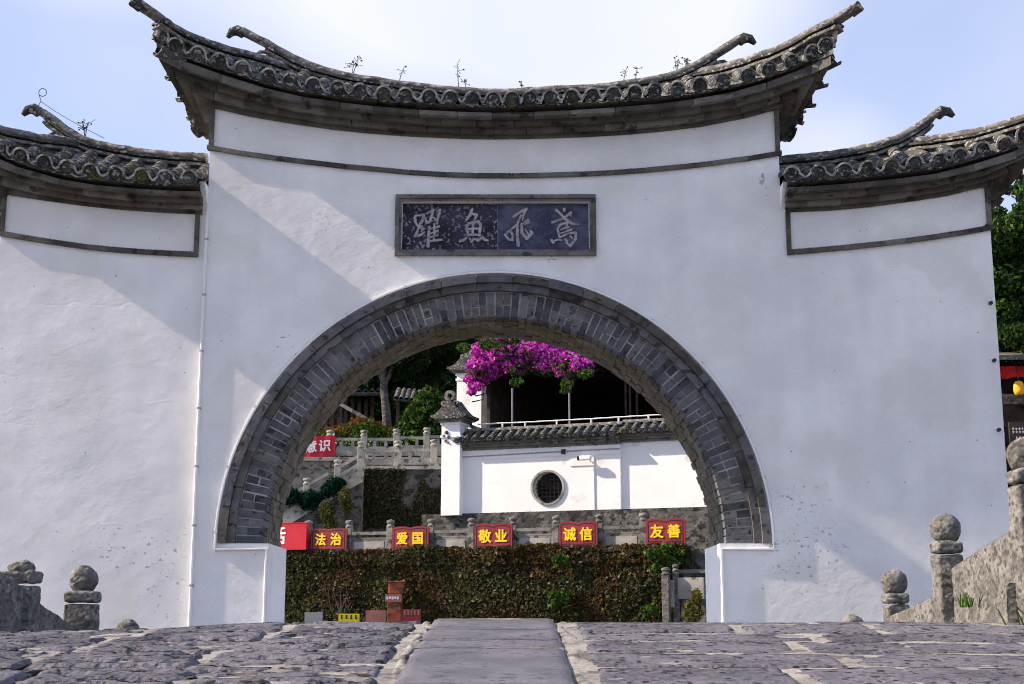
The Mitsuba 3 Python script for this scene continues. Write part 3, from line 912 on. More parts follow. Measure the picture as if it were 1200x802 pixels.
    for side, h in hips.items():
        r = ridge_line('hip_ridge', h, trim=(4, 0))
        t = h[0] - h[1]
        t /= np.linalg.norm(t)
        add('ridge_end_tile', sweep(np.array([h[0] - t * 0.04, h[0] + t * 0.05, h[0] + t * 0.07 - [0, 0, 0.05]]), ring(0.055, 10), (0, 1, 0), [1.2, 1.2, 0.8]), 'roof_tile', r, smooth=40)
        # pale curled corner tile under the hip's tip, then the hip at the back
        c = s['corner'][side]
        sg = -1 if side == 'l' else 1
        Xf = Xs.min() if sg < 0 else Xs.max()
        pf = np.array([Xf, *D(Xf)]) + [sg * 0.085, -0.012, 0.0]
        add('corner_tile', sweep(np.array([pf - [0, 0, 0.03], pf + [0, 0, 0.02], pf * 0.55 + h[5] * 0.45 - [0, 0, 0.07], h[5] * 0.8 + pf * 0.2 - [0, 0, 0.05], h[4] - [0, 0, 0.05]]), ring(0.02, 7), (0, 1, 0), [0.8, 0.9, 1.2, 1.5, 1.6]), 'lime_edge', r, smooth=50)
        hb = h.copy()
        hb[:, 1] = 2 * Yr - hb[:, 1]
        ridge_line('hip_ridge', hb)
    return rk


def hip_curve(px, o, q):
    """A hip ridge through the pixels px, standing over the plan line from o to q."""
    o, q = np.asarray(o, float)[:2], np.asarray(q, float)[:2]
    d = q - o
    n = np.array([d[1], -d[0], 0]) / np.linalg.norm(d)
    P = np.array([on_plane(x, y, [o[0], o[1], 0], n) for x, y in px])
    t = np.linspace(0, 1, len(P))
    tt = np.linspace(0, 1, 26)
    return np.stack([PchipInterpolator(t, P[:, k])(tt) for k in range(3)], -1)


def make_spec(wall_pts, xw, yw, yb, fr, disc_px, eave_y, corners, hip_px, ridge_px, hipjoin, tips, seed, side_dip, x_over):
    """Curves of one roof. corners: {'l': pixel, 'r': pixel} of the eave's corner, for hipped ends only."""
    Yr = (yw + yb) / 2
    yc = eave_y - 0.22
    disc = [at(x, y, eave_y - 0.16 * min(1, max(0, t)) ** 2) for (x, y), t in disc_px]
    cor = {k: at(x, y, yc) for k, (x, y) in corners.items()}
    dx = np.array([p[0] for p in disc])
    allp = list(disc) + [c for c in cor.values()]
    allp = np.array(sorted(map(tuple, allp)))
    fz, fy = PchipInterpolator(allp[:, 0], allp[:, 2], extrapolate=True), PchipInterpolator(allp[:, 0], allp[:, 1], extrapolate=True)
    lo, hi = allp[0, 0], allp[-1, 0]

    def D(X):
        Xc = min(max(X, lo), hi)
        return float(fy(Xc)), float(fz(Xc)) + (X - Xc) * float(fz.derivative()(Xc)) * 1.0
    e0 = cor['l'][0] if 'l' in cor else x_over[0]
    e1 = cor['r'][0] if 'r' in cor else x_over[1]
    W = lambda u: np.array([xw[0] + (xw[1] - xw[0]) * u, yw, float(fr(xw[0] + (xw[1] - xw[0]) * u))])

    def E(u):
        X = e0 + (e1 - e0) * u
        y, z = D(X)
        return np.array([X, y + 0.05, z - 0.125])
    zr = fit([(at(x, y, Yr)[0], at(x, y, Yr)[2]) for x, y in ridge_px])
    rx = [at(x, y, Yr)[0] for x, y in ridge_px]
    X = np.linspace(min(rx), max(rx), 60)
    ridge = np.stack([X, np.full(60, Yr), zr(X) - 0.066], -1)
    hips, xh, side, wside = {}, {}, {}, {}
    for k, px in hip_px.items():
        xj = at(*hipjoin[k], Yr)[0]
        xh[k] = xj
        hips[k] = hip_curve(px, cor[k], [xj, Yr]) - [0, 0, 0.066]
        u = 0.0 if k == 'l' else 1.0
        w, e = W(u), E(u)
        sg = -1 if k == 'l' else 1

        def ws(v, w=w):
            return np.array([w[0], yw + (yb - yw) * v, w[2] - side_dip * 0.42 * math.sin(math.pi * v)])

        def es(v, e=e, w=w, sg=sg):
            c = abs(2 * v - 1)
            z = (w[2] + 0.10 - side_dip * 0.30) + (e[2] - (w[2] + 0.10 - side_dip * 0.30)) * c ** 1.5
            return np.array([w[0] + sg * (0.24 + (abs(e[0] - w[0]) - 0.24) * c ** 1.5), e[1] + (2 * Yr - 2 * e[1]) * v, z])
        side[k], wside[k] = es, ws
    return dict(W=W, E=E, D=D, zr=zr, ridge=ridge, hips=hips, xh=xh, side=side, wside=wside, corner=cor, Yr=Yr, rows=dx, length=xw[1] - xw[0], x0=e0, x1=e1, tips=tips, seed=seed)


main_discs = [((189, 44), .98), ((206, 54), .9), ((232, 64), .5), ((257, 72), .25), ((284, 80.5), .1)] + [((x, y), 0) for x, y in [(315, 90), (341, 96), (367, 100.5), (396, 104.5), (422, 107.5), (449.5, 110.5), (475, 112.5), (503, 114.3), (528, 115.5), (554, 116.5), (578, 117), (600, 117), (621, 116.3), (645, 115), (670, 114), (694, 112.7), (718.6, 111), (744, 109), (767.5, 107), (794, 104.5), (820, 100), (847.5, 95.5), (876, 89)]] + [((901, 81.5), .1), ((927.5, 72.5), .3), ((952.5, 62), .7), ((968, 53.5), .95)]
build_roof('roof', make_spec(None, (XL, XR), YW, YB, frieze, main_discs, 14.56, {'l': (183, 42), 'r': (977, 50)},
    {'l': [(162, -1), (190, 19), (215, 35.5), (252, 50), (295, 61.5), (335, 74)], 'r': [(1001, 5), (978, 20), (952, 33), (915, 53), (865, 70.5), (815, 81)]},
    [(283, 32), (300, 41), (325, 55), (365, 74), (400, 84), (440, 91), (500, 99), (580, 104.5), (640, 102.5), (700, 98.5), (760, 90.5), (800, 80), (840, 59), (868, 41)],
    {'l': (335, 74), 'r': (815, 81)}, ('l', 'r'), 11, 0.55, None))
wl_discs = [((-28, 160), .6), ((0, 173), .2), ((24, 183), .05)] + [((x, y), 0) for x, y in [(52, 191), (79, 197), (106, 201.3), (136, 204.3), (166, 206.7), (194, 208.5), (222, 209)]]
build_roof('wing_roof', make_spec(None, (WL, XL - 0.06), YV, YVB, wing_frieze_l, wl_discs, 14.63, {'l': (-62, 141)},
    {'l': [(-82, 105), (-40, 134), (14, 151), (44, 157), (70, 160), (92, 165)]},
    [(44, 124), (56, 132), (69, 142), (83, 151), (96, 159), (123, 167), (165, 174), (208, 178.5), (243, 181)], {'l': (92, 165)}, ('l',), 12, 0.45, (0, XL - 0.03)))
wr_discs = [((x, y), 0) for x, y in [(928, 204.5), (959, 203), (989, 200.7), (1017, 198), (1045, 195.5), (1072, 191.5), (1100, 188.5), (1125, 183)]] + [((1151, 175.5), .1), ((1177, 169), .3), ((1200, 158), .6)]
build_roof('wing_roof', make_spec(None, (XR + 0.05, WR), YVR, YVB, wing_frieze_r, wr_discs, 14.63, {'r': (1226, 139)},
    {'r': [(1247, 103), (1200, 133.5), (1147, 150), (1120, 155.5), (1092, 159), (1067, 163)]},
    [(909, 183.5), (950, 180), (1008, 171.5), (1045, 161), (1072, 147), (1100, 127)], {'r': (1067, 163)}, ('r',), 13, 0.45, (XR + 0.02, 0)))
# plaster wedges that close the wing cornices against the main wall
for x, px in ((XL - 0.03, (236, 240)), (XR + 0.03, (913, 917))):
    zt = at(239, 219, 15)[2]
    add('corbel', hexa([[x - 0.03, YV - 0.02, zt - 0.30], [x + 0.03, YV - 0.02, zt - 0.30], [x + 0.03, YV, zt - 0.30], [x - 0.03, YV, zt - 0.30],
                        [x - 0.03, YV - 0.24, zt], [x + 0.03, YV - 0.24, zt], [x + 0.03, YV, zt], [x - 0.03, YV, zt]]), 'limewash_plain', GW)

# ------------------------------------------------------------------ plaque
PL = thing('plaque', 'wide brick-framed plaque of dark slate with four carved pale characters above the arch', 'plaque')
f0, f1 = at(462.5, 300.5, YW), at(698, 229, YW)
fr_out = (f0[0], f1[0], f0[2], f1[2])
rp_ = np.random.default_rng(3)


def frame_bricks(x0, x1, z0, z1, t, y0, y1, nh, nv):
    for zz0, zz1 in ((z0, z0 + t), (z1 - t, z1)):
        xe = np.linspace(x0, x1, nh + 1)
        for a, b in zip(xe[:-1], xe[1:]):
            add('frame_brick', box(a + 0.002, b - 0.002, y0 + rp_.uniform(-0.004, 0.004), y1, zz0, zz1), ['cornice_brick_c', 'grey_brick_c', 'cornice_brick_c', 'cornice_brick_a', 'grey_brick_c', 'cornice_brick_c'][rp_.integers(6)], PL)
    for xx0, xx1 in ((x0, x0 + t), (x1 - t, x1)):
        ze = np.linspace(z0 + t, z1 - t, nv + 1)
        for a, b in zip(ze[:-1], ze[1:]):
            add('frame_brick', box(xx0, xx1, y0 + rp_.uniform(-0.004, 0.004), y1, a + 0.002, b - 0.002), ['cornice_brick_c', 'grey_brick_c', 'cornice_brick_c', 'cornice_brick_a', 'grey_brick_c', 'cornice_brick_c'][rp_.integers(6)], PL)


frame_bricks(fr_out[0], fr_out[1], fr_out[2], fr_out[3], 0.042, YW - 0.04, YW + 0.002, 7, 2)
frame_bricks(fr_out[0] + 0.036, fr_out[1] - 0.036, fr_out[2] + 0.036, fr_out[3] - 0.036, 0.036, YW - 0.018, YW + 0.04, 6, 2)
xm = at(583, 265, YW)[0]
pz0, pz1 = pq0[2] + 0.002, pq1[2] - 0.002
add('panel', box(pq0[0] + 0.002, xm - 0.004, YW + 0.06, YW + 0.078, pz0, pz1), 'slate_panel', PL)
add('panel', box(xm + 0.004, pq1[0] - 0.002, YW + 0.055, YW + 0.078, pz0, pz1), 'slate_panel', PL)
BRUSH = {
    470: [[[(170, 195, 26), (172, 250, 34), (195, 305, 26)], [(175, 190, 20), (280, 178, 30)], [(278, 180, 30), (262, 250, 34), (225, 300, 24)], [(205, 315, 20), (262, 320, 18)],
           [(215, 330, 22), (200, 385, 30), (170, 440, 30)], [(225, 345, 16), (285, 345, 24), (240, 385, 14)], [(175, 440, 30), (240, 425, 28), (290, 385, 16)],
           [(310, 165, 18), (395, 122, 34)], [(390, 130, 30), (372, 200, 36), (345, 275, 22)], [(300, 215, 20), (310, 275, 34), (375, 250, 20)], [(430, 150, 14), (478, 118, 28), (455, 200, 30), (440, 285, 24)],
           [(400, 215, 16), (425, 240, 22)], [(345, 330, 34), (335, 440, 34), (330, 560, 38)], [(350, 355, 20), (465, 320, 26)], [(355, 410, 18), (450, 375, 24)], [(352, 455, 18), (440, 430, 26)],
           [(345, 500, 24), (440, 490, 30), (500, 482, 22)], [(405, 290, 24), (410, 390, 26), (400, 490, 24)]],
          [[(872, 105, 24), (850, 170, 36), (790, 255, 20)], [(860, 165, 24), (925, 180, 34), (890, 250, 22)], [(820, 285, 28), (795, 350, 34), (830, 430, 28)], [(820, 285, 26), (940, 262, 36), (975, 300, 34), (955, 430, 32)],
           [(880, 285, 26), (876, 420, 26)], [(820, 352, 22), (955, 345, 24)], [(830, 425, 28), (955, 420, 28)], [(715, 505, 22), (760, 490, 34), (800, 460, 24)], [(840, 470, 24), (860, 505, 30), (890, 478, 22)],
           [(900, 470, 20), (940, 495, 32), (985, 460, 28)], [(985, 458, 28), (1020, 480, 34), (1060, 495, 24)]]],
    580: [[[(225, 205, 26), (300, 150, 30), (385, 108, 32)], [(380, 112, 30), (345, 190, 20), (338, 250, 20)], [(345, 285, 18), (405, 235, 24), (415, 272, 22), (365, 295, 18)], [(320, 185, 22), (270, 300, 26), (120, 425, 22)],
           [(275, 310, 28), (272, 430, 34), (285, 550, 40)], [(195, 385, 24), (225, 440, 28), (205, 480, 22)], [(125, 425, 20), (170, 485, 26), (225, 490, 22)], [(325, 290, 26), (330, 400, 32), (390, 470, 34), (455, 400, 28), (430, 370, 18)],
           [(375, 360, 18), (410, 420, 22)]],
          [[(745, 118, 28), (800, 165, 26), (860, 230, 28), (940, 285, 30), (1015, 298, 18)], [(848, 108, 36), (845, 132, 30)], [(930, 150, 26), (850, 215, 26), (770, 250, 24), (700, 272, 30)], [(905, 160, 20), (930, 190, 18)],
           [(800, 295, 22), (765, 350, 26), (790, 450, 24)], [(800, 300, 20), (890, 268, 26), (868, 335, 22)], [(805, 362, 18), (900, 328, 24)], [(805, 405, 18), (935, 358, 26)], [(800, 450, 22), (900, 405, 26), (990, 398, 30), (985, 470, 30), (920, 560, 30), (870, 515, 16)],
           [(690, 485, 26), (715, 525, 26)], [(720, 500, 22), (770, 480, 22), (810, 490, 18)], [(860, 480, 24), (885, 500, 22)], [(920, 440, 22), (945, 465, 22)]]],
}
for ox, chars in BRUSH.items():
    for strokes in chars:
        parts = []
        for s_ in strokes:
            for (xa, ya, wa), (xb, yb, wb) in zip(s_[:-1], s_[1:]):
                c = []
                for (x, y, w) in ((xa, ya, wa), (xb, yb, wb)):
                    p = at(ox + x / 10.43, 235 + y / 10.43, YW + 0.05)
                    c.append(Point(p[0], p[2]).buffer(w / 2 / 10.43 * 0.0091 * 1.12, 6))
                parts.append(shapely.union_all(c).convex_hull)
        poly = shapely.union_all(parts).simplify(0.0012)
        add('character', slab_xz(poly, YW + 0.040, YW + 0.0545), 'pale_relief', PL)

# ------------------------------------------------------------------ white light conduit along the arch, and down the left seam
aa = np.linspace(0, np.pi, 80)
path = [(JR + 0.015, YW - 0.016, 0.1), (JR + 0.015, YW - 0.016, AZ - 0.06), (AX + 2.915, YW - 0.016, AZ - 0.06)] + [(AX + 2.915 * math.cos(t), YW - 0.016, AZ + 2.915 * math.sin(t)) for t in aa] + [(AX - 2.915, YW - 0.016, AZ - 0.06), (JL - 0.015, YW - 0.016, AZ - 0.06), (JL - 0.015, YW - 0.016, 0.1)]
ck = thing('light_conduit', 'thin white conduit that follows the outline of the arch and both jambs', 'conduit')
add('pipe', sweep(np.array(path), ring(0.019, 6), (0, 1, 0)), 'white_pipe', ck, smooth=50)
for i in range(3, len(path) - 3, 6):
    p = np.array(path[i])
    add('clip', shift(rbox(0.05, 0.03, 0.035, 0.008, 2), *p), 'grey_metal', ck)
c2 = thing('light_conduit', 'thin white conduit running down the left corner of the main wall', 'conduit')
zt = at(242, 225, 15)[2]
add('pipe', tube([(XL + 0.004, YW - 0.012, 0.0), (XL + 0.004, YW - 0.012, zt / 2), (XL + 0.004, YW - 0.012, zt)], 0.017, 6), 'white_pipe', c2, smooth=50)
for z in np.arange(0.5, zt, 0.62):
    add('clip', shift(rbox(0.045, 0.03, 0.03, 0.008, 2), XL + 0.004, YW - 0.012, z), 'grey_metal', c2)

# ------------------------------------------------------------------ balustrades of the bridge
DECKZ = lambda y: float(CZ + _dz(y))


def ball_post(name, X, Y, htop, broken=False, seed=0, wx=0.17, wy=0.2, ball=0.105, parent=None, mt='mat_rail_stone'):
    """A square stone post with a cushion cap and a ball; htop is the height of its top above the eye."""
    zt = CZ + htop
    zb = DECKZ(Y) - 0.15
    zball = zt - ball
    zc = zball - ball * 0.86
    k = key_for('post', parent)
    body = rbox(wx, wy, zc - 0.085 - zb, 0.018, 5, 0.012, seed, 11)
    scene[k] = mikit.ply(shift(body, X, Y, (zc - 0.085 + zb) / 2), mt, smooth=60)
    cap = rbox(wx * 1.06, wy * 1.06, 0.08, 0.024, 5, 0.010, seed + 3, 13)
    k2 = f'{k}__cap'
    scene[k2] = mikit.ply(shift(cap, X, Y, zc - 0.034), mt, smooth=60)
    if broken:
        m = rough(TM(trimesh.creation.icosphere(subdivisions=4).vertices * [0.085, 0.09, 0.06], trimesh.creation.icosphere(subdivisions=4).faces), 0.025, seed, 14)
        scene[f'{k}__broken_finial'] = mikit.ply(shift(m, X, Y, zc + 0.02), mt, smooth=60)
    else:
        m = trimesh.creation.icosphere(subdivisions=4)
        v = m.vertices * [ball, ball, ball * 0.98]
        v[:, 2] += np.where(v[:, 2] > 0, 0.02 * np.clip(v[:, 2] / ball - 0.8, 0, 1), 0)
        scene[f'{k}__ball'] = mikit.ply(shift(rough(TM(v, m.faces), 0.012, seed, 13), X, Y, zball), mt, smooth=True)
    return k


def rail_panel(name, X, y0, z0, y1, z1, th, drop, seed, parent, mt='rail_stone', xo=0.0):
    """A stone slab set between two posts, its top running down with the steps."""
    n = 14
    t = np.linspace(0, 1, n)
    Y = y0 + (y1 - y0) * t
    top = z0 + (z1 - z0) * t
    low = np.minimum(top - 0.05, np.array([DECKZ(y) for y in Y]) + drop)
    P = []
    for (dx, zz) in ((-th / 2, low), (th / 2, low), (th / 2, top - 0.02), (th / 2 - 0.02, top), (-th / 2 + 0.02, top), (-th / 2, top - 0.02), (-th / 2, low)):
        P.append(np.stack([np.full(n, X + xo + dx), Y, zz], -1))
    q = np.array(P)
    m = cat([grid(q), TM(q[:6, 0], [[0, 1, 2], [0, 2, 3], [0, 3, 4], [0, 4, 5]]), TM(q[:6, -1], [[0, 2, 1], [0, 3, 2], [0, 4, 3], [0, 5, 4]])])
    m.merge_vertices()
    m = m.subdivide_to_size(0.09, max_iter=8)
    m = TM(m.vertices, m.faces)
    return add(name, rough(m, 0.010, seed, 8), mt, parent, smooth=40)


RB = thing('bridge_balustrade', 'weathered stone balustrade with ball-topped posts on the right side of the bridge', 'balustrade')
posts = [(3.02, 6.95, 1.30), (2.985, 8.25, 1.065), (2.94, 9.72, 0.735), (3.05, 11.5, 0.425), (3.22, 13.7, 0.085)]
for i, (X, Y, h) in enumerate(posts):
    ball_post('post', X, Y, h, seed=i + 1, parent=RB)
for i, ((X0, Y0, h0), (X1, Y1, h1)) in enumerate(zip(posts[:-1], posts[1:])):
    X = (X0 + X1) / 2 + 0.03
    rail_panel('panel', X, Y0 + 0.09, CZ + h0 - 0.50, Y1 - 0.09, CZ + h1 - 0.36, 0.11, -0.1, 40 + i, RB)
    rail_panel('base_course', X, Y0 + 0.05, DECKZ(Y0) + 0.26, Y1 - 0.11, DECKZ(Y1) + 0.10, 0.20, -0.12, 60 + i, RB, 'rail_stone', -0.05)
LB = thing('bridge_balustrade', 'dark weathered stone balustrade with a broken post on the left side of the bridge', 'balustrade')
lposts = [(-3.10, 7.9, 0.80, False), (-3.17, 9.3, 0.52, True), (-3.135, 10.55, 0.42, False), (-3.60, 13.6, 0.045, False)]
for i, (X, Y, h, br) in enumerate(lposts):
    ball_post('post', X, Y, h, br, seed=i + 11, parent=LB, wx=0.215, wy=0.2, mt='mat_rail_stone' if i >= 2 else 'mat_rail_stone')
rail_panel('panel', -3.18, 7.99, CZ + 0.50, 9.21, CZ + 0.23, 0.13, -0.1, 51, LB, 'rail_stone')
rail_panel('panel', -3.20, 9.39, CZ + 0.19, 10.45, CZ - 0.02, 0.12, -0.1, 52, LB, 'rail_stone')
rail_panel('panel', -3.40, 10.65, CZ - 0.02, 13.5, CZ - 0.45, 0.12, -0.1, 53, LB, 'rail_stone')

# ------------------------------------------------------------------ behind the gate: terrace walls
DA = np.array([0.94, -0.342, 0]) / np.hypot(0.94, 0.342)      # along the terrace, to the right and nearer
NA = np.array([-DA[1] * -1, 0, 0])
NA = np.array([DA[1], -DA[0], 0])                               # towards the gate
OA = np.array([-0.43, 36.0, 0.0])
UP = np.array([0, 0, 1.0])


def pa(x, y, off=0.0):
    """Point of the terrace front (off metres behind it) at pixel (x, y)."""
    return on_plane(x, y, OA - NA * off, NA)


def sA(p):
    return float(np.dot(np.asarray(p) - OA, DA))


def terrace(s, off, z):
    return OA + DA * s - NA * off + UP * z


def tbox(s0, s1, o0, o1, z0, z1):
    """A block along the terrace: s runs along it, o back from its face."""
    return hexa([terrace(s0, o0, z0), terrace(s1, o0, z0), terrace(s1, o1, z0), terrace(s0, o1, z0), terrace(s0, o0, z1), terrace(s1, o0, z1), terrace(s1, o1, z1), terrace(s0, o1, z1)])


def FR(s, off, z, k=1.0):
    """Local frame on the terrace face: x along, y up, z towards the gate."""
    return basis(terrace(s, off, z), DA * k, UP * k, NA * k)


ztop = pa(580, 647)[2]                       # top of the ivy-grown wall
sl, sr = sA(pa(300, 640)), sA(pa(800, 640))
zt_of = lambda s: ztop + 0.0 * s
tw = thing('retaining_wall', 'long low stone retaining wall under the ivy and the slogan signs', 'wall')
add('body', tbox(sl - 3, sr + 0.2, 0.05, 1.4, -0.2, ztop - 0.04), 'rubble', tw)
add('coping', tbox(sl - 3, sr + 0.2, -0.03, 0.4, ztop - 0.04, ztop + 0.06), 'terrace_stone', tw)
structure('terrace', tbox(sl - 4, sr + 3, 0.4, 9.0, -0.1, ztop), 'terrace_stone', 'paved terrace above the ivy wall')

# balustrade on the terrace
tb = thing('terrace_balustrade', 'grey stone balustrade along the terrace above the ivy, between the slogan signs', 'balustrade')
post_x = [313, 362, 410, 458, 506, 553, 602, 652, 703, 754]
ptops = [610.5, 610, 609.5, 609, 608, 607, 605.5, 604, 602.5, 601]


def stone_post(h, w, cap_h):
    prof = [(0.0, 0.0), (w * 0.62, 0.0), (w * 0.66, cap_h * 0.16), (w * 0.5, cap_h * 0.25), (w * 0.46, cap_h * 0.4), (w * 0.66, cap_h * 0.62), (w * 0.6, cap_h * 0.88), (0.0, cap_h)]
    return shift(lathe(prof, 12), z=h - cap_h), rbox(w, w, h - cap_h, 0.012, 3)


post_s = []
for i, (x, y) in enumerate(zip(post_x, ptops)):
    p = pa(x, y, 0.12)
    s, z = sA(p), p[2]
    post_s.append(s)
    h = z - ztop
    cap_m, body_m = stone_post(h, 0.17, 0.2)
    c = terrace(s, 0.12, 0)
    k = add('post', moved(shift(body_m, z=(h - 0.2) / 2), basis([c[0], c[1], ztop], DA, -NA, UP)), 'balustrade_stone', tb)
    scene[f'{k}__cap'] = mikit.ply(moved(cap_m, basis([c[0], c[1], ztop], DA, -NA, UP)), 'mat_balustrade_stone', smooth=40)
for i, (a, b) in enumerate(zip(post_s[:-1], post_s[1:])):
    add('rail', tbox(a + 0.07, b - 0.07, 0.05, 0.19, ztop + 0.50, ztop + 0.58), 'balustrade_stone', tb)
    add('rail', tbox(a + 0.07, b - 0.07, 0.07, 0.17, ztop + 0.39, ztop + 0.43), 'balustrade_stone', tb)
    add('panel', tbox(a + 0.07, b - 0.07, 0.08, 0.16, ztop + 0.06, ztop + 0.39), 'balustrade_stone', tb)
    add('inset', tbox(a + 0.16, b - 0.16, 0.066, 0.08, ztop + 0.11, ztop + 0.33), 'pale_stone', tb)


def glyph(ch, h):
    """A character's outline, h metres tall, from the origin rightwards."""
    polys = []
    for rings in GLYPHS[ch]:
        r = [np.array(q, float).reshape(-1, 2) * h / 100 for q in rings]
        polys.append(Polygon(r[0], r[1:]).buffer(0))
    return shapely.union_all(polys)


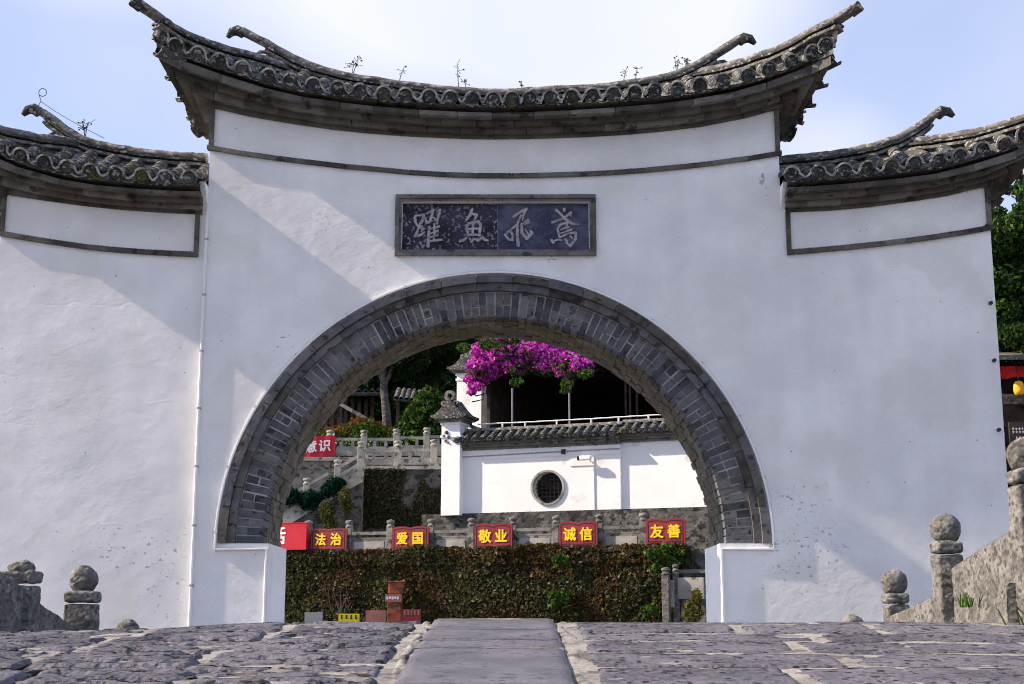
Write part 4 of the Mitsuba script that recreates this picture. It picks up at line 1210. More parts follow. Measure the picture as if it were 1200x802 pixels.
GLYPHS = {
    '法': [[[32,52,33,53,57,54,57,66,37,67,36,68,36,77,38,78,57,79,58,94,59,95,68,95,70,93,70,79,90,78,92,77,92,68,91,67,70,66,70,53,95,53,96,52,96,42,94,41,67,41,54,17,74,19,73,22,68,29,68,31,76,35,77,35,90,17,96,7,96,3,89,-1,87,-1,82,7,79,8,37,2,34,13,39,18,52,40,32,42]],[[7,86,10,92,13,94,15,94,30,87,35,82,30,74,28,73]],[[5,7,24,40,26,42,28,41,34,36,34,34,16,1,13,0]],[[2,58,2,61,6,66,7,67,9,67,26,58,29,56,29,54,25,47,22,46]]],
    '治': [[[2,58,6,65,9,67,28,57,37,67,47,82,53,94,55,96,65,93,65,90,49,61,74,63,74,65,65,76,65,78,73,82,75,82,90,63,97,52,97,50,89,45,87,45,83,51,32,47,29,52,24,46,22,46]],[[4,7,5,9,25,42,27,41,34,35,35,42,36,43,89,44,90,41,90,1,89,-1,79,-1,77,2,48,2,46,-1,45,-2,36,-1,34,0,34,33,14,0,11,0],[47,15,77,15,77,31,47,31]],[[8,88,14,94,15,94,34,84,36,82,36,81,30,73,28,73,9,85]]],
    '爱': [[[2,7,3,10,11,15,20,24,29,41,28,42,15,42,13,44,13,49,7,50,6,51,6,70,8,71,22,72,19,78,11,79,9,88,10,89,49,91,85,94,88,87,88,84,82,82,82,80,78,72,94,70,94,51,93,50,88,49,87,43,85,42,43,42,41,39,77,39,81,36,83,34,83,32,76,23,70,16,78,14,94,11,95,8,91,1,88,0,77,2,57,8,38,2,28,0,22,8,11,0,9,-1],[46,54,82,54,83,59,47,59],[54,79,57,71,64,71,69,80],[49,26,57,22,63,26,49,27],[32,78,34,71,45,71,42,79],[26,12,28,12,34,13,43,16,34,23],[17,54,32,54,33,59,17,59]]],
    '国': [[[6,89,8,91,92,91,93,90,93,-1,82,-1,80,4,19,3,17,-1,7,-1],[18,16,81,16,80,21,78,20,22,20,20,21,21,30,22,31,44,32,43,43,26,43,24,45,25,53,26,54,43,55,43,64,23,64,22,66,22,73,23,75,77,75,78,74,77,65,56,64,56,55,74,54,75,53,75,44,70,42,76,35,77,31,80,30,81,79,19,79],[57,40,56,40,56,31,64,31]]],
    '敬': [[[0,44,0,47,8,59,13,72,15,74,14,74,3,75,3,84,4,86,15,86,16,95,26,95,28,86,33,86,33,94,34,95,44,95,45,86,55,86,56,85,57,80,61,94,64,96,71,94,72,93,73,91,70,77,96,77,98,75,98,67,96,65,91,65,87,44,80,26,90,15,99,9,100,7,93,-1,91,-1,80,7,72,15,63,6,50,-2,49,-1,46,3,39,-1,26,-1,24,1,22,9,24,11,36,11,37,12,39,30,40,54,19,54,19,52,35,51,37,50,37,20,35,19,20,18,19,15,18,13,9,14,8,39],[66,62,69,49,73,41,76,53,78,65,66,65],[50,14,52,14,58,19,65,26,57,46,54,43,52,43],[45,74,45,66,53,65,56,74],[24,67,33,66,33,74,27,74,26,69],[20,30,26,30,26,40,20,40]]],
    '业': [[[4,14,6,16,31,16,31,33,23,30,20,31,6,68,7,70,14,72,17,71,30,41,31,41,32,94,42,94,44,93,44,16,56,16,56,93,58,94,67,94,68,93,69,41,70,42,77,57,83,71,85,72,94,68,94,65,92,59,77,31,75,29,69,31,68,17,95,16,97,13,97,6,95,4,5,4,4,5]]],
    '诚': [[[2,63,4,64,24,64,26,63,27,26,29,26,31,27,34,28,34,32,35,74,34,74,27,67,25,67,8,85,8,87,13,93,15,93,26,84,34,75,35,77,38,79,63,79,63,94,65,95,73,95,76,92,81,94,83,94,93,85,94,82,94,79,97,78,98,77,98,69,97,67,76,66,79,43,81,47,85,62,89,62,96,58,91,40,83,22,86,15,87,13,89,23,90,26,92,26,99,22,98,12,96,4,91,0,86,-1,81,1,74,10,65,1,61,-1,55,5,55,7,60,12,60,13,56,12,45,12,44,13,40,4,37,-2,35,-2,28,4,28,10,18,1,15,1,10,8,15,17,15,52,2,53],[76,86,75,86,75,79,82,79,82,80],[63,16,65,17,70,24,66,41],[48,59,64,58,64,67,48,67],[46,24,52,23,54,46,48,46]]],
    '信': [[[1,53,13,71,24,95,34,93,35,91,31,81,31,79,57,79,57,81,52,91,58,95,62,96,66,89,71,79,95,79,97,78,97,69,95,68,30,68,29,69,28,72,27,72,26,0,25,-2,16,-2,15,0,14,49,13,49,9,44,6,44]],[[35,-1,34,34,36,35,90,35,90,1,89,-1,80,-1,78,2,47,2,45,-1,36,-1],[46,14,78,14,78,24,46,24]],[[36,42,36,48,37,50,88,50,89,48,89,41,88,40,37,40]],[[36,56,36,62,37,64,88,64,89,63,89,56,88,54,37,54]]],
    '友': [[[1,8,1,10,13,24,20,37,25,51,28,65,28,67,6,67,4,68,5,78,30,79,32,95,34,96,42,96,44,94,43,79,94,79,95,78,96,69,95,67,42,67,40,59,41,58,79,58,85,55,83,46,78,36,67,21,79,15,97,10,98,7,92,-1,89,-1,74,3,57,12,39,2,29,-1,26,-1,20,6,20,8,37,15,47,20,35,36,24,17,12,2,9,2],[44,45,50,36,57,28,63,35,68,45,44,46]]],
    '善': [[[3,32,3,41,4,42,20,43,17,48,8,48,6,49,7,58,43,59,42,61,15,62,15,70,16,72,43,72,43,74,9,75,9,83,10,85,25,85,23,90,24,93,33,95,40,85,60,85,65,94,67,96,69,96,77,93,78,92,75,85,90,85,91,84,92,77,90,74,56,73,57,72,84,72,86,70,85,63,84,62,57,61,56,59,93,59,95,57,95,50,94,49,82,48,80,43,96,42,97,41,97,33,96,32,83,31,85,28,85,1,84,-1,75,-1,73,0,71,2,29,2,27,-1,18,-1,16,0,16,29,18,31,5,32],[28,14,71,13,72,19,29,19],[57,48,57,43,65,43,68,47,67,48],[33,48,35,43,43,43,43,48]]],
    '意': [[[4,8,10,16,17,27,17,61,6,62,5,71,6,72,26,73,25,77,10,78,10,87,11,88,43,88,43,94,52,96,58,88,89,88,90,87,90,78,76,77,74,73,94,72,96,70,96,64,94,61,83,60,83,26,94,12,96,9,95,7,94,6,86,3,76,16,74,7,71,2,68,0,62,-1,36,0,31,2,28,5,27,20,18,6,13,1,11,1,5,5],[58,25,64,20,67,20,71,19,74,19,72,22,73,26,58,26],[28,50,71,49,72,50,29,50],[29,37,71,36,72,38,29,39],[40,23,40,11,63,11,63,17,57,12,56,12],[39,77,40,72,59,72,62,76]]],
    '识': [[[72,28,72,31,77,33,81,34,83,32,94,12,97,5,96,3,87,-1,85,1,80,13]],[[42,87,43,88,90,88,92,86,91,40,90,39,42,40],[54,52,79,51,79,76,54,76]],[[34,5,34,7,43,18,49,33,53,34,60,32,61,28,58,20,47,2,44,-1,42,-1]],[[3,54,3,62,4,64,28,63,29,26,37,30,42,22,40,18,19,1,17,1,11,8,12,10,16,18,16,52,4,52]],[[8,86,8,87,13,92,16,93,30,80,33,75,27,69,25,68]]],
    '活': [[[2,59,8,67,29,56,31,66,57,66,58,67,58,77,38,75,35,80,29,73,26,74,7,85,7,88,13,94,33,84,36,86,64,90,85,95,87,95,94,88,94,86,88,83,71,79,71,66,97,66,98,65,98,55,96,54,71,54,70,43,90,42,91,41,91,0,90,-1,81,-1,79,2,49,2,47,-1,38,-1,36,1,37,41,39,42,58,43,58,54,30,54,25,47,22,46,5,56],[48,15,79,15,79,30,49,30]],[[4,8,23,40,25,42,27,41,33,36,33,34,15,1,13,0,11,0,4,6]]],
}


def book_poly(w, h, bow=1.0):
    x = np.linspace(-0.5, 0.5, 41)
    hump = lambda u: np.sin(np.pi * np.abs(u) / 0.5) ** 0.8
    top = 0.43 + 0.055 * bow * hump(x) - 0.01 * (np.abs(x) < 0.02)
    bot = -0.46 + 0.045 * bow * hump(x) - 0.03 * bow * np.exp(-(x / 0.07) ** 2)
    return Polygon([(a * w, b * h) for a, b in zip(x, top)] + [(a * w, b * h) for a, b in zip(x[::-1], bot[::-1])])


def slogan(x0, y0, x1, y1, text, label, off=-0.12, bow=1.0):
    p, q = pa(x0, (y0 + y1) / 2, off), pa(x1, (y0 + y1) / 2, off)
    t, b = pa((x0 + x1) / 2, y0, off), pa((x0 + x1) / 2, y1, off)
    w, h = np.linalg.norm(q - p), t[2] - b[2]
    s, z = sA((p + q) / 2), (t[2] + b[2]) / 2
    k = thing('slogan_sign', label, 'sign', 'slogan signs on the terrace balustrade')
    poly = book_poly(w, h, bow)
    M = FR(s, off, z)
    add('board', moved(shift(extrude(poly, 0.06), z=-0.06), M), 'maroon', k)
    inner = poly.buffer(-0.045)
    add('border', moved(extrude(inner.difference(inner.buffer(-0.022)), 0.006), M), 'dark_border', k)
    pages = shapely.union_all([LineString([(a * w, (-0.43 + 0.045 * bow * math.sin(math.pi * abs(a) / 0.5)) * h + 0.0) for a in np.linspace(sg * 0.47, sg * 0.03, 14)]).buffer(0.010) for sg in (-1, 1)])
    add('page_edge', moved(shift(extrude(pages, 0.008), z=0.0), M), 'dark_border', k)
    ch = h * 0.50
    for i, c in enumerate(text):
        g = affinity.translate(glyph(c, ch), (-0.5 + i) * w * 0.42 - ch * 0.5 + (0.005 if i else -0.005), -ch * 0.42)
        add('character', moved(shift(extrude(g, 0.025), z=0.0), M), 'yellow_paint', k)
    for sg in (-1, 1):
        c = terrace(s + sg * w * 0.3, 0.02, 0)
        add('bracket', tbox(s + sg * w * 0.3 - 0.02, s + sg * w * 0.3 + 0.02, off + 0.06, 0.08, z - 0.02, z + 0.02), 'black_metal', k)
    return k


slogan(364, 618, 406, 648, '法治', 'dark maroon slogan sign with yellow characters, leftmost of the book-shaped signs', bow=0.35)
slogan(459.5, 616.5, 502, 647, '爱国', 'maroon open-book slogan sign reading 爱国, below the dark ivy wall')
slogan(556, 613, 600, 645.5, '敬业', 'maroon open-book slogan sign reading 敬业, at the corner of the white garden wall')
slogan(655, 610.5, 700, 643, '诚信', 'maroon open-book slogan sign reading 诚信, below the round window')
slogan(757, 607, 803, 640, '友善', 'maroon open-book slogan sign reading 友善, rightmost beside the stone pier')


def red_board(name, c, xd, nd, w, h, text, label, first=0.5, depth=0.12, chh=0.6, gap=1.05):
    k = thing(name, label, 'sign')
    M = basis(c, xd, np.cross(nd, xd), nd)
    add('sheet', moved(shift(rbox(w, h, depth, 0.012, 3), z=-depth / 2), M), 'red_sheet', k)
    add('frame', moved(extrude(shapely.box(-w / 2, -h / 2, w / 2, h / 2).difference(shapely.box(-w / 2 + 0.025, -h / 2 + 0.025, w / 2 - 0.025, h / 2 - 0.025)), 0.012), M), 'red_sheet', k)
    for i, ch in enumerate(text):
        g = affinity.translate(glyph(ch, h * chh), w * first + i * h * chh * gap, -h * chh * 0.42)
        add('character', moved(extrude(g, 0.012), M), 'white_paint', k)
    return k


c = pa(322, 629, -0.25)
e = pa(359, 629, -0.25)
w_ = 2 * np.linalg.norm(e - c)
hh = pa(340, 613, -0.25)[2] - pa(340, 645, -0.25)[2]
red_board('red_signboard', c, DA, NA, w_, hh, '活', 'bright red box sign with pale lettering at the left end of the terrace balustrade', first=-0.07, depth=0.2, chh=0.66)

# ------------------------------------------------------------------ ivy over the retaining wall
ri = np.random.default_rng(31)


def ivy(name, label, spans, n, size, palette, weights, seed, bulge=0.40, hang=0.6):
    rng = np.random.default_rng(seed)
    P, N = [], []
    for (s0, s1, z0, z1, off, m) in spans:
        s, z = rng.uniform(s0, s1, m), rng.uniform(z0, z1, m)
        b = meshkit.fbm(np.stack([s * 0.9, z * 1.4, 0 * s + seed], -1), 4, seed)
        keep = b > 0.12
        s, z, b = s[keep], z[keep], b[keep]
        o = off - bulge * (b - 0.2) * rng.uniform(0.5, 1.05, len(s))
        P.append(OA + DA * s[:, None] - NA * o[:, None] + UP * z[:, None])
        N.append(np.broadcast_to(NA + UP * 0.4, (len(s), 3)))
    P, N = np.vstack(P), np.vstack(N)
    cols = pick(rng, len(P), palette, weights, 0.4)
    # reddish and green drifts
    d = meshkit.fbm(P * 0.9 + 5, 3, seed)[:, None]
    cols = cols * np.where(d > 0.52, [[1.15, 0.92, 0.82]], [[0.95, 1.05, 0.9]])
    m, c = leaves(P, N, size, cols, rng, 0.75, 0.7, hang, var=0.6)
    k = add(name, m, 'leaf', smooth=False, color=c)
    labels[k] = {'label': label, 'category': 'ivy', 'kind': 'stuff'}
    return k


ivy('ivy', 'dense dark green and russet ivy hanging over the low retaining wall', [(sl - 3, sr, 0.2, ztop - 0.12, 0.02, 42000), (sl - 3, sr, ztop - 0.3, ztop + 0.12, -0.04, 3600)] + [(a_ - w_i, a_ + w_i, ztop - 0.1, ztop + h_i, -0.02, int(900 * w_i)) for a_, w_i, h_i in zip(ri.uniform(sl, sr, 16), ri.uniform(0.15, 0.5, 16), ri.uniform(0.06, 0.18, 16))], 0, 0.088,
    [(0.055, 0.052, 0.024), (0.075, 0.054, 0.034), (0.085, 0.068, 0.045), (0.055, 0.068, 0.024), (0.19, 0.185, 0.12)], [4, 3.4, 2, 2.8, 0.8], 4)


def bush(name, label, clumps, per, size, palette, weights, seed, cat_='plant', tops=None, group=None, hang=0.0, mt='leaf', aspect=0.55, stems=True):
    rng = np.random.default_rng(seed)
    P, N = blob_points(rng, clumps, per)
    cols = pick(rng, len(P), palette, weights, 0.3)
    if tops is not None:                     # new growth of another colour at the shoot tips
        top = np.array([[c[2] + 0.45 * c[5]] for c in clumps]).max()
        hi = (meshkit.noise(P * 3.0, seed) + (P[:, 2] - top) * 1.6 + rng.normal(0, 0.25, len(P))) > 0.62
        cols[hi] = pick(rng, int(hi.sum()), tops, None, 0.3)
    k = thing(name, label, cat_, group)
    m, c = leaves(P, N, size, cols, rng, aspect, 0.8, hang)
    add('foliage', m, mt, k, color=c)
    if stems:
        st_ = []
        for c_ in clumps:
            for _ in range(3):
                a = np.array([c_[0] + rng.uniform(-.2, .2) * c_[3], c_[1], c_[2] - c_[5]])
                b = np.array([c_[0] + rng.uniform(-.6, .6) * c_[3], c_[1] + rng.uniform(-.5, .5) * c_[4], c_[2] + 0.5 * c_[5]])
                st_.append(tube([a, (a + b) / 2 + rng.normal(0, 0.05, 3) * c_[3], b], 0.02 * max(0.5, c_[3]), 5, [1, 0.8, 0.4]))
        add('stems', cat(st_), 'bark', k)
    return k


GREEN = [(0.04, 0.085, 0.018), (0.06, 0.12, 0.025), (0.09, 0.15, 0.03)]
DARK = [(0.012, 0.028, 0.012), (0.02, 0.042, 0.016), (0.028, 0.055, 0.02)]
FRESH = [(0.11, 0.22, 0.03), (0.15, 0.26, 0.04)]


def clump_at(x, y, Y, r, rz=None, ry=None):
    p = at(x, y, Y)
    return (p[0], p[1], p[2], r, ry or r, rz or r)


for (x, y, r, lab) in ((655, 700, 0.28, 'small bright green fern growing out of the middle of the ivy'), (776, 653, 0.45, 'bright green plant hanging beside the stone pier at the top of the ivy'), (760, 716, 0.2, 'small bright green tuft at the foot of the ivy beside the stone steps'), (655, 657, 0.2, 'little green plant at the top edge of the ivy')):
    p = pa(x, y, -0.3)
    bush('green_plant', lab, [(p[0] + a * r, p[1] - 0.05, p[2] + b * r, r * c, r * 0.4, r * c * 0.7) for a, b, c in ((0, 0, .6), (.6, -.25, .45), (-.55, .2, .4), (.25, .5, .35), (-.3, -.6, .4), (.85, .25, .25))], 300, 0.15, FRESH[:1] + GREEN + GREEN, None, int(x), stems=False)

structure('forecourt', tbox(sl - 3, sr + 6, -7.0, 0.05, -0.1, 1.24), 'street', 'raised paved forecourt before the ivy wall')

# ------------------------------------------------------------------ stone pier and steps at the right end
pr = thing('stone_pier', 'dark grey rubble stone pier at the right end of the terrace beside the gate', 'pier')
q0, q1 = pa(797, 673, -0.1), pa(829, 673, -0.1)
add('body', tbox(sA(q0), sA(q1) + 1.5, -0.1, 1.5, 0.0, pa(810, 672, -0.1)[2]), 'rough_stone', pr)
add('cap', tbox(sA(q0) - 0.04, sA(q1) + 1.6, -0.14, 1.54, pa(810, 672, -0.1)[2], pa(810, 667.5, -0.1)[2]), 'terrace_stone', pr)
add('upper_body', tbox(sA(pa(806, 630, 1.7)), sA(pa(806, 630, 1.7)) + 3, 1.7, 3.0, 0.0, pa(815, 593, 1.7)[2]), 'rough_stone', pr)
sb = thing('stair_balustrade', 'pale stone balustrade with two posts beside the steps at the foot of the pier', 'balustrade')
for (x, y0, wpx, off) in ((780, 665, 9, -1.0), (791.5, 661, 6, -0.8)):
    p = pa(x, y0, off)
    h = p[2] - 0.4
    cm, bm = stone_post(h, 0.17 if wpx == 9 else 0.13, 0.17)
    M = basis([p[0], p[1], 0.4], DA, -NA, UP)
    k = add('post', moved(shift(bm, z=(h - 0.17) / 2), M), 'rail_stone', sb)
    scene[f'{k}__cap'] = mikit.ply(moved(cm, M), 'mat_rail_stone', smooth=40)
a, b = sA(pa(783, 690, -0.9)), sA(pa(824, 690, -0.9))
add('panel', tbox(a, sA(pa(790, 690, -.9)), -0.95, -0.83, pa(786, 712, -0.9)[2], pa(786, 680, -0.9)[2]), 'pale_stone', sb)
add('panel', tbox(sA(pa(794, 690, -.9)), b, -0.86, -0.74, pa(800, 702, -0.9)[2], pa(800, 677, -0.9)[2]), 'pale_stone', sb)
steps = thing('stone_steps', 'dark stone steps behind the pale stair balustrade at the right', 'steps')
for i in range(5):
    add('step', tbox(a - 0.3, b + 0.2, -0.9 + 0.3 * i * 0.6, 0.0, 0.0, 0.75 + 0.16 * i), 'terrace_stone', steps)
p = pa(812, 712, -1.3)
bush('shrub', 'small yellowish green shrub beside the right jamb of the arch', [(p[0], p[1], p[2] - 0.1, 0.22, 0.2, 0.32), (p[0] + .1, p[1], p[2] + 0.22, 0.13, 0.12, 0.2)], 420, 0.10, [(0.07, 0.10, 0.025), (0.12, 0.13, 0.03), (0.10, 0.07, 0.03)], None, 77)

# ------------------------------------------------------------------ white garden wall with tiled coping and a round window
OFFW = 1.55
gw = thing('garden_wall', 'white garden wall with dark tiled coping and a round window behind the terrace', 'wall')
pw = lambda x, y, off=OFFW: pa(x, y, off)
s0, s1, s2 = sA(pw(536, 560)), sA(pw(727, 560)), sA(pw(840, 560))
zb1 = pw(640, 600)[2]
zt1 = pw(630, 525)[2]
zt2 = pw(760, 517)[2]
zbase = 0.5 * (pw(545, 605)[2] + pw(800, 592)[2])
win = pw(642, 571.5)
wr_ = np.linalg.norm(pw(661.5, 571) - pw(622, 571)) / 2
ws_, wz_ = sA(win), win[2]


def face_poly_to(poly, o_front, depth):
    """A polygon in (s, z) as a solid, its face o_front metres behind the terrace face."""
    M = basis(terrace(0, o_front, 0), DA, UP, NA)
    return moved(shift(extrude(poly, depth), z=-depth), M)


circ = Point(ws_, wz_).buffer(wr_ * 0.90, 24)
add('wall', face_poly_to(shapely.box(s0, zbase, s1, zt1).difference(circ), OFFW, 0.35), 'limewash_plain', gw)
add('wall', face_poly_to(shapely.box(s1, zbase, s2 + 3, zt2), OFFW + 0.10, 0.3), 'limewash_plain', gw)
add('plinth', tbox(s0 - 1.0, s2 + 3, OFFW - 0.06, OFFW + 0.6, ztop - 0.1, zbase), 'rough_stone', gw)
rg = add('window_ring', face_poly_to(Point(ws_, wz_).buffer(wr_, 24).difference(Point(ws_, wz_).buffer(wr_ * 0.88, 24)), OFFW - 0.05, 0.16), 'pale_stone', gw)
for i in range(7):
    t = (i - 3) / 3.6 * wr_ * 0.86
    hl = math.sqrt(max(0.0, (wr_ * 0.85) ** 2 - t * t))
    add('lattice_bar', tbox(ws_ + t - 0.011, ws_ + t + 0.011, OFFW + 0.2, OFFW + 0.225, wz_ - hl, wz_ + hl), 'dark_wood', rg)
    add('lattice_bar', tbox(ws_ - hl, ws_ + hl, OFFW + 0.203, OFFW + 0.222, wz_ + t - 0.011, wz_ + t + 0.011), 'dark_wood', rg)
# recessed white band, string line and cornice under the coping
for (a, b, zt, o) in ((s0, s1, zt1, OFFW), (s1, s2 + 3, zt2, OFFW + 0.10)):
    for j in range(3):
        add('cornice_course', tbox(a - 0.02, b, o - 0.06 - 0.07 * j, o + 0.3, zt + 0.07 * j, zt + 0.07 * j + 0.067), 'cornice_brick_c', gw)
add('band', tbox(s0 + 0.02, s1, OFFW - 0.025, OFFW + 0.01, pw(630, 536)[2], zt1 - 0.002), 'limewash_plain', gw)
TILE_S = {}
cp = add('coping', cat([hexa([terrace(a, o - 0.30, z + 0.21), terrace(b, o - 0.30, z + 0.21), terrace(b, o + 0.17, z + 0.46), terrace(a, o + 0.17, z + 0.46), terrace(a, o - 0.30, z + 0.25), terrace(b, o - 0.30, z + 0.25), terrace(b, o + 0.17, z + 0.50), terrace(a, o + 0.17, z + 0.50)]) for (a, b, z, o) in ((s0 - 0.02, s1 + 0.03, zt1, OFFW), (s1 + 0.03, s2 + 3, zt2, OFFW + 0.1))]
             + [hexa([terrace(a, o + 0.17, z + 0.46), terrace(b, o + 0.17, z + 0.46), terrace(b, o + 0.62, z + 0.21), terrace(a, o + 0.62, z + 0.21), terrace(a, o + 0.17, z + 0.50), terrace(b, o + 0.17, z + 0.50), terrace(b, o + 0.62, z + 0.25), terrace(a, o + 0.62, z + 0.25)]) for (a, b, z, o) in ((s0 - 0.02, s1 + 0.03, zt1, OFFW), (s1 + 0.03, s2 + 3, zt2, OFFW + 0.1))], ), 'roof_tile', gw)
for (a, b, z, o) in ((s0, s1, zt1, OFFW), (s1 + 0.06, s2 + 1.2, zt2, OFFW + 0.1)):
    n = int((b - a) / 0.235)
    for i in range(n):
        s = a + (i + 0.5) * (b - a) / n
        p, q = terrace(s, o - 0.34, z + 0.25), terrace(s, o + 0.15, z + 0.52)
        x, y, zz = rows_matrix(p, q)
        place('cover_tile', COVER, basis(p, x * 0.95, y * 1.7, zz * 0.95), cp)
        place('end_tile', DISC, basis(p, x * 0.95, y, zz * 0.95), cp)
    add('ridge_cap', sweep(np.array([terrace(a - 0.03, o + 0.17, z + 0.53), terrace((a + b) / 2, o + 0.17, z + 0.53), terrace(b + 0.03, o + 0.17, z + 0.53)]), [(0.09 * math.cos(t), 0.09 * math.sin(t)) for t in np.linspace(0, np.pi, 7)]), 'ridge_mortar', cp, smooth=40)
# cable along the string line, box and drop pipe
zc = pw(630, 531)[2]
cb = thing('wall_cable', 'thin grey cable with a small dark junction box across the white garden wall', 'cable')
add('cable', tube([terrace(s0 + 0.05, OFFW - 0.045, zc - 0.03), terrace((s0 + s1) / 2, OFFW - 0.045, zc), terrace(s1, OFFW - 0.045, zc + 0.02)], 0.016, 6), 'grey_metal', cb)
add('junction_box', tbox(sA(pw(661, 531)) - 0.05, sA(pw(661, 531)) + 0.05, OFFW - 0.09, OFFW - 0.02, zc - 0.06, zc + 0.06), 'black_metal', cb)
pd = pw(695, 540)
cm = thing('security_camera', 'white security camera on a bracket beside the round window', 'camera')
sd_ = sA(pd)
zcam = pw(690, 538)[2]
add('plate', tbox(sd_ - 0.62, sd_ + 0.02, OFFW - 0.03, OFFW - 0.004, zcam - 0.17, zcam + 0.1), 'limewash_plain', cm)
bodym = moved(shift(rbox(0.32, 0.12, 0.12, 0.035, 3)), basis(terrace(sd_ - 0.14, OFFW - 0.22, zcam), DA, UP, NA))
add('housing', bodym, 'white_paint', cm, smooth=40)
add('lens', moved(trimesh.creation.cylinder(radius=0.06, height=0.06, sections=16), basis(terrace(sd_ - 0.32, OFFW - 0.22, zcam), UP, NA, DA)), 'black_metal', cm, smooth=30)
add('arm', tube([terrace(sd_ - 0.06, OFFW - 0.2, zcam), terrace(sd_ - 0.03, OFFW - 0.1, zcam - 0.08), terrace(sd_ - 0.01, OFFW, zcam - 0.09)], 0.02, 6), 'white_paint', cm)
dp = thing('drop_pipe', 'thin white pipe running down the white wall below the security camera', 'pipe')
add('pipe', tube([terrace(sd_ + 0.03, OFFW - 0.02, zbase), terrace(sd_ + 0.03, OFFW - 0.02, (zbase + zcam) / 2), terrace(sd_ + 0.03, OFFW - 0.02, zcam + 0.1)], 0.014, 6), 'white_pipe', dp)
# metal rail on the coping
hr = thing('metal_handrail', 'thin pale metal handrail along the top of the white garden wall', 'railing')
hz = [(560, 500.5), (589, 499), (615.5, 498), (652.5, 496), (693, 494), (725, 492), (760, 490), (790, 488.5)]
hp = [pw(x, y - 3, OFFW + 0.25) for x, y in hz]
add('rail', tube(np.array(hp), 0.02, 6), 'white_pipe', hr)
for (x, y), p in zip(hz[1:], hp[1:]):
    add('post', tube([p - UP * 0.32, p - UP * 0.1, p], 0.024, 6), 'white_pipe', hr)

# gate pillars at the left end of the white wall


def cap_roof(cx, w, dep, z, up, k, o):
    """Flared pillar cap: stepped corbels, curved tiles and a scroll finial, on the terrace frame."""
    s_, oo = cx, o
    for j, (ww, zz, hgt) in enumerate(((w + 0.06, z - 0.20, 0.06), (w + 0.16, z - 0.137, 0.06), (w + 0.28, z - 0.074, 0.05))):
        add('corbel', tbox(s_ - ww / 2, s_ + ww / 2, oo - (ww - w) / 2, oo + dep + (ww - w) / 2, zz, zz + hgt), 'limewash_plain' if j < 1 else 'cornice_brick_c', k)
    x = np.linspace(-1, 1, 21)
    prof = lambda a: up * (1 - abs(a)) ** 1.35 + 0.07 * abs(a) ** 4
    zz = z - 0.02 + np.array([prof(a) for a in x])
    poly = Polygon([(s_ + a * (w / 2 + 0.24), b) for a, b in zip(x, zz)] + [(s_ + a * (w / 2 + 0.24), b - 0.055 - max(0.0, prof(a) - 0.07 * abs(a) ** 4 - 0.02 * (1 - abs(a)))) for a, b in zip(x[::-1], zz[::-1])])
    add('tile_roof', face_poly_to(poly, oo - 0.2, dep + 0.4), 'roof_tile', k)
    sc = []
    for r0, cxs, czs in ((0.15, -0.0, up + 0.03), (0.075, -0.17, up * 0.62 + 0.03), (0.075, 0.17, up * 0.62 + 0.03)):
        sc.append(face_poly_to(Point(s_ + cxs, z + czs).buffer(r0).difference(Point(s_ + cxs + 0.01, z + czs).buffer(r0 * 0.45)), oo - 0.12, 0.16))
    add('scroll', cat(sc), 'ridge_mortar', k)


gp = thing('gate_pillar', 'white pillar with a scrolled tile cap at the left end of the white garden wall', 'pillar')
a, b = sA(pw(517, 560, OFFW - 0.25)), sA(pw(538.5, 560, OFFW - 0.25))
zcap = pw(528, 489, OFFW - .25)[2]
add('shaft', tbox(a, b, OFFW - 0.25, OFFW + 0.35, zbase - 0.05, zcap - 0.2), 'limewash_plain', gp)
add('necking', tbox(a - 0.03, b + 0.03, OFFW - 0.28, OFFW + 0.38, pw(528, 512, OFFW - .25)[2] - 0.02, pw(528, 511, OFFW - .25)[2] + 0.02), 'limewash_plain', gp)
cap_roof((a + b) / 2, b - a, 0.6, zcap, pw(528, 466, OFFW - .25)[2] - zcap, gp, OFFW - 0.25)
orn = []
for (x, y, r) in ((523, 507, .05), (520, 511, .04), (526, 512, .05), (522, 517, .035), (525, 519, .03)):
    p = pw(x, y, OFFW - 0.27)
    orn.append(shift(rough(trimesh.creation.icosphere(subdivisions=2, radius=r), 0.02, int(x), 30), *p))
add('ornament', cat(orn), 'ridge_mortar', gp)
# return wall running back from the pillar, with its falling coping
rw = thing('return_wall', 'short white wall with sloping tile coping between the two white pillars', 'wall')
add('wall', tbox(b - 0.32, b + 0.06, OFFW + 0.36, OFFW + 3.2, zbase, zcap - 0.35), 'limewash_plain', rw)
n = 12
rcop = add('coping', hexa([terrace(b - 0.4, OFFW + 0.36, zcap - 0.33), terrace(b + 0.26, OFFW + 0.36, zcap - 0.42), terrace(b + 0.26, OFFW + 3.2, zcap - 0.42), terrace(b - 0.4, OFFW + 3.2, zcap - 0.33),
                        terrace(b - 0.4, OFFW + 0.36, zcap - 0.22), terrace(b + 0.26, OFFW + 0.36, zcap - 0.36), terrace(b + 0.26, OFFW + 3.2, zcap - 0.36), terrace(b - 0.4, OFFW + 3.2, zcap - 0.22)]), 'roof_tile', rw)
for i in range(n):
    o = OFFW + 0.45 + i * 0.235
    p, q = terrace(b + 0.3, o, zcap - 0.36), terrace(b - 0.15, o, zcap - 0.12)
    x, y, zz = rows_matrix(p, q)
    place('cover_tile', COVER, basis(p, x, y * 1.6, zz), rcop)
g2 = thing('gate_pillar', 'taller white pillar half hidden by the bougainvillea behind the garden wall', 'pillar')
O2 = OFFW + 3.2
a, b = sA(pw(535.5, 440, O2)), sA(pw(564, 440, O2))
zc2 = pw(548, 432, O2)[2]
add('shaft', tbox(a, b, O2, O2 + 0.7, zbase, zc2 - 0.2), 'limewash_plain', g2)
